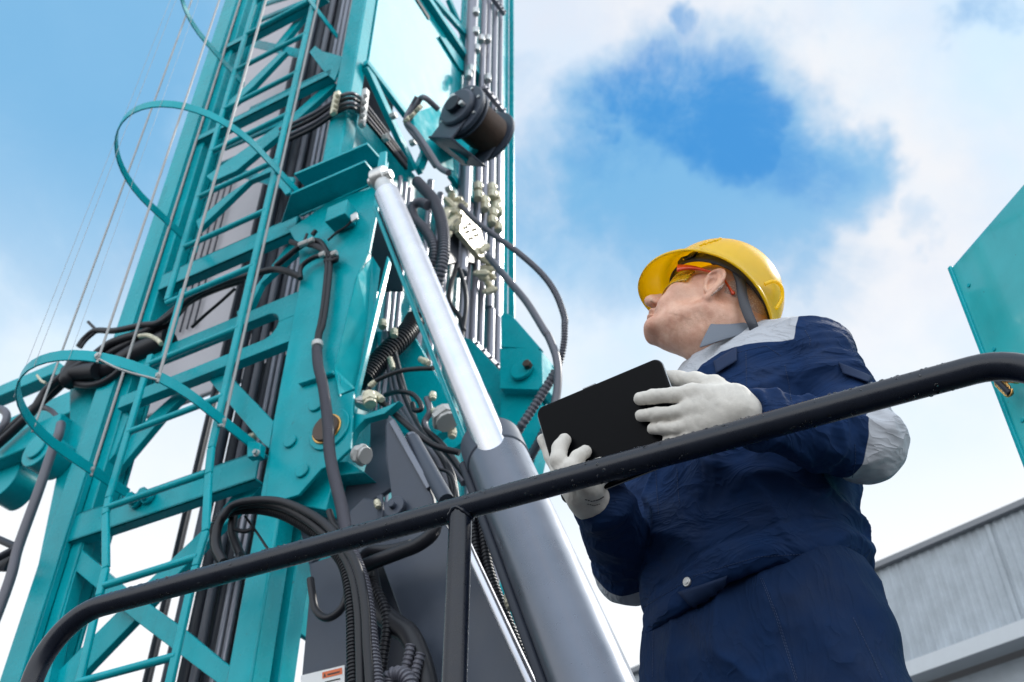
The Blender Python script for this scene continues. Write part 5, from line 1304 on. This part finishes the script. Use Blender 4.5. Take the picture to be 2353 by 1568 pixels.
def two_tone(m, attr, c1):
    t = m.node_tree; b = t.nodes['Principled BSDF']
    a = t.nodes.new('ShaderNodeAttribute'); a.attribute_name = attr
    r = t.nodes.new('ShaderNodeMapRange'); r.inputs[1].default_value = -.0006; r.inputs[2].default_value = .0006; t.links.new(a.outputs['Fac'], r.inputs[0])
    x = t.nodes.new('ShaderNodeMix'); x.data_type = 'RGBA'; t.links.new(r.outputs[0], x.inputs[0])
    old = b.inputs['Base Color'].links[0].from_socket; t.links.new(old, x.inputs[6]); x.inputs[7].default_value = (*c1, 1)
    t.links.new(x.outputs[2], b.inputs['Base Color'])
jm = M['navy'].copy(); jm.name = 'navy_grey_workwear'; two_tone(jm, 'grey_panel', (.43, .45, .49)); jk.data.materials[0] = jm

# --- trousers
def f_trou(pw):
    d = f_trunk(pw, [.50, .60, .70, .80, .90], [.160, .174, .178, .162, .135], [.125, .14, .146, .132, .105], .57, .93)
    for h_, k_, a_ in ((hipL, kneL, ankL), (hipR, kneR, ankR)):
        d = smin(d, chain(pw, [h_, k_, a_+Vector((0, 0, -.02))], [.118, .098, .088], .03), .035)
    return smax(d, FLZ+.055-pw[:, 2], .004)
V, Q = nets(f_trou, (pel.x-.36, pel.y-.36, FLZ), (pel.x+.36, pel.y+.36, .96), .006)
N_ = vnormals(V, Q); l_, f_, z_ = lf(V)
cr, n_ = folds(V, tuple(Ld), .075, 41, 3.5, .7, 2.0); disp = (cr-.45)*.022*np.clip((.98-z_)/.3, 0, 1)
cr, n_ = folds(V, tuple(Vector((0, 0, 1))*.7+Ld*.7), .08, 43, 3.2, .9, 2.2); disp += (cr-.45)*.012
disp += (fbm(V/.05, 3, 44)-.5)*.005
side = np.abs(l_-.11) ; disp -= g(l_-.11-(.80-z_)*.14, .0025)*(f_ > 0)*.003
V = V+N_*disp[:, None]; V = relax(V, Q, 1, .3)
trs = mesh_from('trousers', V, Q, M['navy_t'], man)
# boots
for a_ in (ankL, ankR):
    def f_boot(pw, a_=a_):
        b0 = Vector((a_.x, a_.y, FLZ+.045)); d = cap(pw, b0-Fd*.05, b0+Fd*.15, .045, .040)
        d = smin(d, cap(pw, b0, a_+Vector((0, 0, .06)), .048, .055), .03); return smax(d, FLZ+.001-pw[:, 2], .006)
    V, Q = nets(f_boot, arr(Vector((a_.x, a_.y, FLZ)))-np.array([.25, .25, .02]), arr(Vector((a_.x, a_.y, FLZ)))+np.array([.25, .25, .25]), .007)
    mesh_from('boot', V, Q, M['rubber'], man)

# --- gloves
def glove(name, f, c, R_):
    V, Q = nets(f, arr(c)-R_, arr(c)+R_, .0021)
    N_ = vnormals(V, Q)
    cr, n_ = folds(V, tuple(tx), .014, 51, 2.5, .9, 1.8)
    V = V-N_*(cr*.0014)[:, None]+N_*((fbm(V/.012, 2, 52)-.5)*.0012)[:, None]
    return mesh_from(name, V, Q, M['glove'], man)
fr = .0108
Lf = [ # base knuckle, mid, tip on the back of the tablet
    (PT(1592, 904, .020), PT(1548, 908, .026), PT(1500, 912, .021), PT(1471, 917, .014)),
    (PT(1592, 942, .022), PT(1553, 949, .028), PT(1508, 952, .022), PT(1473, 955, .013)),
    (PT(1594, 976, .020), PT(1558, 984, .026), PT(1522, 985, .020), PT(1500, 986, .012)),
    (PT(1596, 1006, .016), PT(1575, 1012, .022), PT(1552, 1013, .017), PT(1534, 1012, .011))]
heel = [PT(1690, 915, .018), PT(1695, 945, .022), PT(1692, 975, .016)]
def f_lglove(pw):
    d = None
    for i, c in enumerate(Lf):
        r_ = (.0126, .0116, .0108, .0098)[i]
        x = chain(pw, c, [r_*1.1, r_*1.04, r_*1.0, r_*.93], .004); d = x if d is None else np.minimum(d, smin(d, x, .0018))
    pm_ = cap(pw, Lf[0][0], heel[0], .016, .020)
    for i, hidx in ((1, 0), (1, 1), (2, 1), (2, 2), (3, 2)): pm_ = smin(pm_, cap(pw, Lf[i][0], heel[hidx], .016, .020), .014)
    d = smin(d, pm_, .010)
    wr = chain(pw, [heel[1], lwr+(lel-lwr).normalized()*.05], [.026, .028], .01)
    d = smin(d, wr, .02)
    th = chain(pw, [PT(1680, 915, .004), PT(1640, 888, -.006), PT(1600, 878, -.018), PT(1560, 872, -.0225), PT(1530, 866, -.0225)], [.021, .0175, .0155, .0135, .012], .010)
    return smin(d, th, .010)
glove('glove', f_lglove, PT(1600, 930, .01), np.array([.16, .14, .14], dtype=np.float32))
Rf = [
    (PT(1302, 1092, .026), PT(1283, 1058, .030), PT(1286, 1030, .020), PT(1297, 1012, .012)),
    (PT(1326, 1106, .028), PT(1312, 1074, .032), PT(1328, 1050, .022), PT(1345, 1038, .012)),
    (PT(1346, 1118, .028), PT(1345, 1092, .032), PT(1365, 1074, .022), PT(1380, 1064, .012)),
    (PT(1362, 1130, .024), PT(1372, 1108, .026), PT(1388, 1098, .018), PT(1400, 1092, .011))]
def f_rglove(pw):
    d = None
    for i, c in enumerate(Rf):
        r_ = (.0135, .0125, .0115, .0100)[i]
        x = chain(pw, c, [r_*1.15, r_*1.08, r_, r_*.92], .004); d = x if d is None else np.minimum(d, smin(d, x, .0018))
    hl = PD(1352, 1148, 1.715)
    pm_ = cap(pw, Rf[0][0], hl, .017, .024)
    for i in (1, 2, 3): pm_ = smin(pm_, cap(pw, Rf[i][0], hl, .016, .024), .014)
    d = smin(d, pm_, .010)
    d = smin(d, cap(pw, hl, rwr+(rel-rwr).normalized()*.05, .027, .030), .02)
    th = chain(pw, [PT(1330, 1140, .005), PT(1292, 1098, -.006), PT(1268, 1048, -.016), PT(1248, 1010, -.0185)], [.022, .0165, .0125, .0108], .010)
    return smin(d, th, .010)
rg = glove('glove', f_rglove, PT(1320, 1090, .01), np.array([.18, .17, .17], dtype=np.float32))
# size print on the cuff
# ------------------------------------------------------------------ tablet
tb = empty('tablet', tabTL+tx*(TW/2)+ty*(THT/2)); tag(tb, 'thin black tablet computer gripped by both gloved hands', 'tablet')
M['tab'] = mat('tablet_back', (.001, .0015, .003), .35, spec=.10)
M['tabrim'] = mat('tablet_rim', (.30, .32, .34), .25, metal=.8)
M['glass'] = mat('tablet_screen', (.01, .01, .012), .08)
def rrect(o_, w_, h_, r, off):
    pts = []
    for cx, cy, a0 in ((w_-r, r, -math.pi/2), (w_-r, h_-r, 0), (r, h_-r, math.pi/2), (r, r, math.pi)):
        for k in range(9): a = a0+k*math.pi/16; pts.append(tabTL+tx*(cx+r*math.cos(a))+ty*(cy+r*math.sin(a))+tn*off)
    return pts
bm = bm_new(); add_plate(bm, rrect(0, TW, THT, .014, .0), -tn, .0075); bm_obj('tablet_body', bm, M['tab'], tb, .0025)
bm = bm_new()
P = rrect(0, TW, THT, .014, -.0062); P.append(P[0]); add_tube(bm, P, .0016, 8, caps=False); bm_obj('rim', bm, M['tabrim'], tb)
bm = bm_new()
inner = [tabTL+tx*(TW/2)+ty*(THT/2)-tn*.0078+((p-tabTL-tx*(TW/2)-ty*(THT/2))*.95) for p in rrect(0, TW, THT, .012, 0)]
add_plate(bm, inner, -tn, .0008); bm_obj('screen', bm, M['glass'], tb)
bm = bm_new(); p = tabTL+tx*(TW*.44)-ty*.0012-tn*.0035; add_beam(bm, p-tx*.012, p+tx*.012, .0022, .0022, up=tn); bm_obj('side_button', bm, M['tabrim'], tb, .0005)

# ------------------------------------------------------------------ helmet, glasses, collar
def gridmesh(name, G, m, parent, thick=0., closed_u=True, smooth=True, sub=0):
    R_, Cn = len(G), len(G[0]); vs = [tuple(p) for row in G for p in row]; fs = []
    for i in range(R_-1):
        for j in range(Cn if closed_u else Cn-1): fs.append((i*Cn+j, i*Cn+(j+1) % Cn, (i+1)*Cn+(j+1) % Cn, (i+1)*Cn+j))
    me = bpy.data.meshes.new(name); me.from_pydata(vs, [], fs); me.update()
    for p_ in me.polygons: p_.use_smooth = smooth
    o = link(name, me, m, parent)
    if thick: s = o.modifiers.new('thick', 'SOLIDIFY'); s.thickness = thick; s.offset = 0
    if sub: s = o.modifiers.new('sub', 'SUBSURF'); s.levels = s.render_levels = sub
    return o
M['yellow'] = mat('yellow_helmet_plastic', (1., .70, .008), .24, coat=.4, var=.04, vscale=8, spec=.5)
M['yellow'].node_tree.nodes['Principled BSDF'].inputs['Subsurface Radius'].default_value = (.02, .012, .002)
yt = M['yellow'].node_tree; trn = yt.nodes.new('ShaderNodeBsdfTranslucent'); trn.inputs[0].default_value = (1., .77, .02, 1); mxs = yt.nodes.new('ShaderNodeMixShader'); mxs.inputs[0].default_value = .45
yo = yt.nodes['Material Output']; yt.links.new(yt.nodes['Principled BSDF'].outputs[0], mxs.inputs[1]); yt.links.new(trn.outputs[0], mxs.inputs[2]); yt.links.new(mxs.outputs[0], yo.inputs[0])
M['strap'] = mat('helmet_strap', (.045, .05, .065), .5, bump=.3, bscale=500)
M['orangep'] = mat('orange_temple', (.80, .075, .02), .28, coat=.3)
hat = empty('hard_hat', hw(0, 0, .06), man)
HT = math.radians(2)        # hat tipped back a little against the head
hx, hz = (Hf*math.cos(HT)+Hu*math.sin(HT)), (Hu*math.cos(HT)-Hf*math.sin(HT))
hc0 = hw(.004, 0, .048)
def hp(x, y, z): return hc0+hx*x+Hl*y+hz*z
A_, B_, H_ = .125, .111, .124
G = []
ns = 96
def rim_pt(phi, ext, drop):
    return ((A_+ext)*math.cos(phi), (B_+ext)*math.sin(phi), drop)
def peak(phi):
    c = math.cos(phi); return max(0., c-.12)**1.0/.88 if c > .12 else 0.
rows = []
for (e, dz, pk, pdz) in ((.008, -.010, .022, -.036), (.009, -.006, .023, -.033), (.007, -.003, .018, -.018), (.004, 0., .008, -.004), (.0, .004, .0, .0)):
    row = []
    for j in range(ns):
        phi = 2*math.pi*j/ns; k = peak(phi); x, y, z = rim_pt(phi, e, dz)
        back = max(0., -math.cos(phi)); 
        row.append(hp(x+pk*k, y*(1+.05*k), z+pdz*k*k-.020*back*back*(1 if dz <= 0 else .7)))
    rows.append(row)
for t in np.linspace(.06, 1, 22):
    a = t*math.pi/2; row = []
    for j in range(ns):
        phi = 2*math.pi*j/ns; r = math.cos(a)**.86; back = max(0., -math.cos(phi))
        ridge = .004*math.exp(-(math.sin(phi)/.16)**2)*math.sin(a)*(1 if t < .97 else 0)+.002*math.exp(-((abs(math.sin(phi))-.42)/.07)**2)*math.sin(a*1.0)
        row.append(hp(A_*math.cos(phi)*r, B_*math.sin(phi)*r, .004+H_*math.sin(a)**.92+ridge-.014*back*back*(1-t)))
    rows.append(row)
gridmesh('helmet_shell', rows, M['yellow'], hat, .0028)
# raised vent slots near the crown front
from mathutils.bvhtree import BVHTree
hs_ = [o for o in hat.children if o.name.startswith('helmet_shell')][0]
hbv = BVHTree.FromPolygons([v.co for v in hs_.data.vertices], [q.vertices for q in hs_.data.polygons])
for k in range(4):
    r = ray(1616+11*k, 562-3*k).normalized(); h_ = hbv.ray_cast(Vector((0, 0, 0)), r)
    if h_[0] is None: continue
    n_v = h_[1] if h_[1].dot(r) < 0 else -h_[1]; c_ = h_[0]; w_ = (hz-n_v*hz.dot(n_v)).normalized()
    bm = bm_new(); add_beam(bm, c_-w_*.010, c_+w_*.012, .0055, .007, up=n_v); bm_obj('vent_rib', bm, M['yellow'], hat, .001)
# loop at the back
cl = [hp(-.098, .084, .000), hp(-.108, .084, .016), hp(-.122, .074, .020), hp(-.132, .060, .006), hp(-.133, .052, -.018)]
bm = bm_new(); add_tube(bm, smooth_path(cl, 6), .0035, 8); bm_obj('visor_clip', bm, M['yellow'], hat)
# suspension
def bandrow(a, b, z0, z1, x0=0., wob=0.):
    return [[hp(x0+a*math.cos(2*math.pi*j/64), b*math.sin(2*math.pi*j/64), z) for j in range(64)] for z in (z0, (z0+z1)/2, z1)]
gridmesh('headband', bandrow(.109, .0945, -.004, .026, -.002), M['strap'], hat, .003)
for ph in (30, 75, 118, 160, -30, -75, -118, -160):
    a = math.radians(ph); ca, sa = math.cos(a), math.sin(a)
    bm = bm_new(); add_beam(bm, hp(-.002+.106*ca, .091*sa, .010), hp(.114*ca, .100*sa, .022), .018, .003, up=Hl*sa+hx*ca)
    bm_obj('hanger', bm, M['strap'], hat, .001)
for ph in (52, 140, -52, -140):
    a = math.radians(ph); ca, sa = math.cos(a), math.sin(a)
    bm = bm_new(); add_beam(bm, hp(.113*ca, .099*sa, .002), hp(.111*ca, .097*sa, .028), .022, .005, up=Hl*sa+hx*ca); bm_obj('clip', bm, M['strap'], hat, .002)
def ribbon(name, pts, width, m, parent, wdir=None, thick=.002, taper=None):
    P = smooth_path(pts, 8); G = []
    for i, p in enumerate(P):
        t = (P[min(i+1, len(P)-1)]-P[max(i-1, 0)]).normalized(); n = Hl if wdir is None else wdir
        s = t.cross(n).normalized(); w_ = width*(taper(i/(len(P)-1)) if taper else 1)
        G.append([p-s*w_/2, p, p+s*w_/2])
    return gridmesh(name, G, m, parent, thick, closed_u=False)
ribbon('nape_strap', [HP(1648, 592, .094), HP(1680, 604, .094), HP(1700, 640, .088), HP(1706, 680, .078), HP(1716, 715, .068), HP(1730, 748, .055), HP(1738, 775, .03)], .019, M['strap'], hat)
ribbon('ratchet_band', [HP(1716, 640, .080), HP(1734, 655, .070), HP(1752, 680, .052), HP(1760, 700, .03)], .020, M['strap'], hat)
for u, v in ((1642, 604),):
    bm = bm_new(); c_ = HP(u, v, .094 if u < 1700 else .07); add_cyl(bm, c_, c_+Hl*.006, .008, 16); bm_obj('adjuster', bm, M['darkgrey'], hat, .001)
# strip under the peak
bm = bm_new(); add_beam(bm, HP(1569, 593, .085), HP(1588, 587, .085), .003, .003); bm_obj('slot', bm, M['darkgrey'], hat)

gl = empty('safety_glasses', hw(.08, 0, .012), man)
ribbon('temple', [HP(1556, 617, .078), HP(1575, 615, .081), HP(1600, 617, .083), HP(1632, 625, .085), HP(1655, 636, .079), HP(1668, 650, .076), HP(1680, 668, .073), HP(1686, 676, .071)], .0165, M['orangep'], gl, thick=.004, taper=lambda t: 1.15-1.0*min(1, t/.38)+.25*max(0, t-.38) if t < .9 else .42)
yl = bpy.data.materials.new('yellow_lens'); yl.use_nodes = True; yb = yl.node_tree.nodes['Principled BSDF']
yb.inputs['Base Color'].default_value = (1, .72, .05, 1); yb.inputs['Roughness'].default_value = .06; yb.inputs['Transmission Weight'].default_value = .75; yb.inputs['IOR'].default_value = 1.25; yb.inputs['Coat Weight'].default_value = .5
rows = []
for zz in np.linspace(-.019, .023, 7):
    row = []
    for ph in np.linspace(-70, 70, 36):
        a = math.radians(ph); row.append(hw(.022+.086*math.cos(a)-.003*(zz/.024)**2, .078*math.sin(a), .010+zz*(1-.25*abs(ph)/84)+.004*(abs(ph)/84)))
    rows.append(row)
gridmesh('lens', rows, yl, gl, .002, closed_u=False)
ribbon('lens_frame', [hw(.022+.087*math.cos(math.radians(a)), .079*math.sin(math.radians(a)), .033) for a in range(-70, 71, 7)], .007, M['yellow'], gl, wdir=Hf, thick=.003)

# collar: a stand round the neck, and the pointed leaf turned over on his left
def ring_n(ang, r, h_):
    d_ = Fd*math.cos(ang)+Ld*math.sin(ang); return Nb+Vector((.0, .008, 0))+d_*r+Vector((0, 0, h_-.034*math.cos(ang)))
angs = np.linspace(math.radians(50), math.radians(310), 50)
M['collar_in'] = mat('collar_lining', (.55, .57, .60), .7)
def leaf(name, U, T, E, m, bow=.012, nu=14, nv=8, up=None):
    """cloth triangle: fold line U-E above, free front edge U-T, outer edge T-E below"""
    G = []; c = (U+T+E)/3; n = (T-U).cross(E-U).normalized()
    if n.dot(c) > 0: n = -n
    for i in range(nu+1):
        s_ = i/nu; a = U.lerp(E, s_); b = T.lerp(E, s_); row = []
        a = a+Vector((0, 0, 1))*(.010*math.sin(math.pi*s_)*(-1)); b = b-Vector((0, 0, 1))*(.006*math.sin(math.pi*s_))
        for j in range(nv+1):
            t = j/nv; row.append(a.lerp(b, t)+n*(bow*math.sin(math.pi*t)*(1-s_)*.6+bow*math.sin(math.pi*s_)*.8))
        G.append(row)
    return gridmesh(name, G, m, jk, .0028, closed_u=False, sub=1)
leaf('collar_leaf', PY(1646, 722, 1.468), PY(1604, 802, 1.435), PY(1752, 758, 1.470), M['collar'])
leaf('collar_lining', PY(1676, 744, 1.505), PY(1690, 766, 1.50), PY(1748, 756, 1.50), M['collar_in'], .004)
gridmesh('collar_stand', [[ring_n(a, .077+.004*k, .000+.014*k) for a in angs] for k in range(3)], M['collar'], jk, .003, closed_u=False, sub=1)
# snap button on the waistband, pocket flaps
from mathutils.bvhtree import BVHTree
jme = jk.data; bvh = BVHTree.FromPolygons([v.co for v in jme.vertices], [p.vertices for p in jme.polygons])
def onJ(u, v):
    r = ray(u, v).normalized(); h_ = bvh.ray_cast(Vector((0, 0, 0)), r); return (h_[0], h_[1]) if h_[0] is not None else (None, None)
def patch(name, quad, m, nu=10, nv=6, lift=.004, thick=.0022, parent=jk):
    """cloth piece laid on the jacket between four sight points"""
    a, b, c, d = quad; G = []
    for i in range(nv+1):
        row = []
        for j in range(nu+1):
            s, t = j/nu, i/nv
            u = (a[0]*(1-s)+b[0]*s)*(1-t)+(d[0]*(1-s)+c[0]*s)*t; v = (a[1]*(1-s)+b[1]*s)*(1-t)+(d[1]*(1-s)+c[1]*s)*t
            p, n = onJ(u, v)
            if p is None: return None
            if n.dot(p) > 0: n = -n
            row.append(p+n*(lift*(.35+.65*t)))
        G.append(row)
    return gridmesh(name, G, m, parent, thick, closed_u=False)
bp_, bn_ = onJ(1580, 1338)
if bp_:
    if bn_.dot(bp_) > 0: bn_ = -bn_
    bm = bm_new(); add_cyl(bm, bp_-bn_*.001, bp_+bn_*.0035, .0078, 24); add_cyl(bm, bp_, bp_+bn_*.0045, .0045, 20); bm_obj('snap_button', bm, M['steel'], jk, .001)

for nm, qd, lf_, in (('pocket_flap', ((1641, 833), (1693, 801), (1696, 834), (1650, 864)), .007), ('sleeve_flap', ((1926, 834), (2003, 868), (1992, 885), (1936, 862)), .006), ('hem_tab', ((1560, 1362), (1672, 1322), (1650, 1372), (1590, 1392)), .006)):
    patch(nm, qd, M['navy_flat'], lift=lf_)

tbv = BVHTree.FromPolygons([v.co for v in trs.data.vertices], [q.vertices for q in trs.data.polygons])
def stitches(pts, bv, par, dash=.0032, gap=.0022, m=None, wd=.0009, name='stitching'):
    P = []
    for (u0, v0), (u1, v1) in zip(pts[:-1], pts[1:]):
        n = max(2, int(math.hypot(u1-u0, v1-v0)/2.5))
        for i in range(n):
            r = ray(u0+(u1-u0)*i/n, v0+(v1-v0)*i/n).normalized(); h_ = bv.ray_cast(Vector((0, 0, 0)), r)
            if h_[0] is not None:
                nn = h_[1] if h_[1].dot(r) < 0 else -h_[1]
                P.append(h_[0]+nn*.0006)
    if len(P) < 3: return
    R_ = resample(P, .0005); step = int((dash+gap)/.0005); dl = int(dash/.0005); bm = bm_new()
    for i in range(0, len(R_)-dl, step):
        if (R_[i+dl]-R_[i]).length < dash*1.6: add_tube(bm, [R_[i], R_[i+dl]], wd*.6, 5)
    if len(bm.verts): bm_obj(name, bm, m or M['thread'], par)
    else: bm.free()
for pts in (((1507, 1080), (1510, 1130), (1514, 1190)), ((1556, 1078), (1558, 1120), (1562, 1160)), ((1714, 810), (1716, 915)), ((1803, 840), (1812, 880), (1818, 925)), ((1650, 843), (1690, 812), (1760, 795), (1800, 822)), ((1480, 1395), (1600, 1322), (1740, 1280), (1900, 1270)), ((1964, 1022), (1966, 1060), (1958, 1100)), ((1850, 760), (1862, 780), (1860, 800))):
    stitches(pts, bvh, jk)
for pts in (((1748, 1330), (1784, 1420), (1830, 1568)), ((1752, 1330), (1788, 1420), (1834, 1568)), ((1502, 1450), (1500, 1560)), ((1960, 1420), (2000, 1500), (2030, 1566))):
    stitches(pts, tbv, trs)
# faint size print on the knitted cuff
gbv = BVHTree.FromPolygons([v.co for v in rg.data.vertices], [q.vertices for q in rg.data.polygons])
stitches(((1345, 1148), (1360, 1152), (1376, 1148), (1390, 1140)), gbv, rg, .003, .0015, M['black'], .0014, 'size_print')
stitches(((1350, 1158), (1366, 1162), (1384, 1156)), gbv, rg, .0022, .0018, M['black'], .0012, 'size_print')
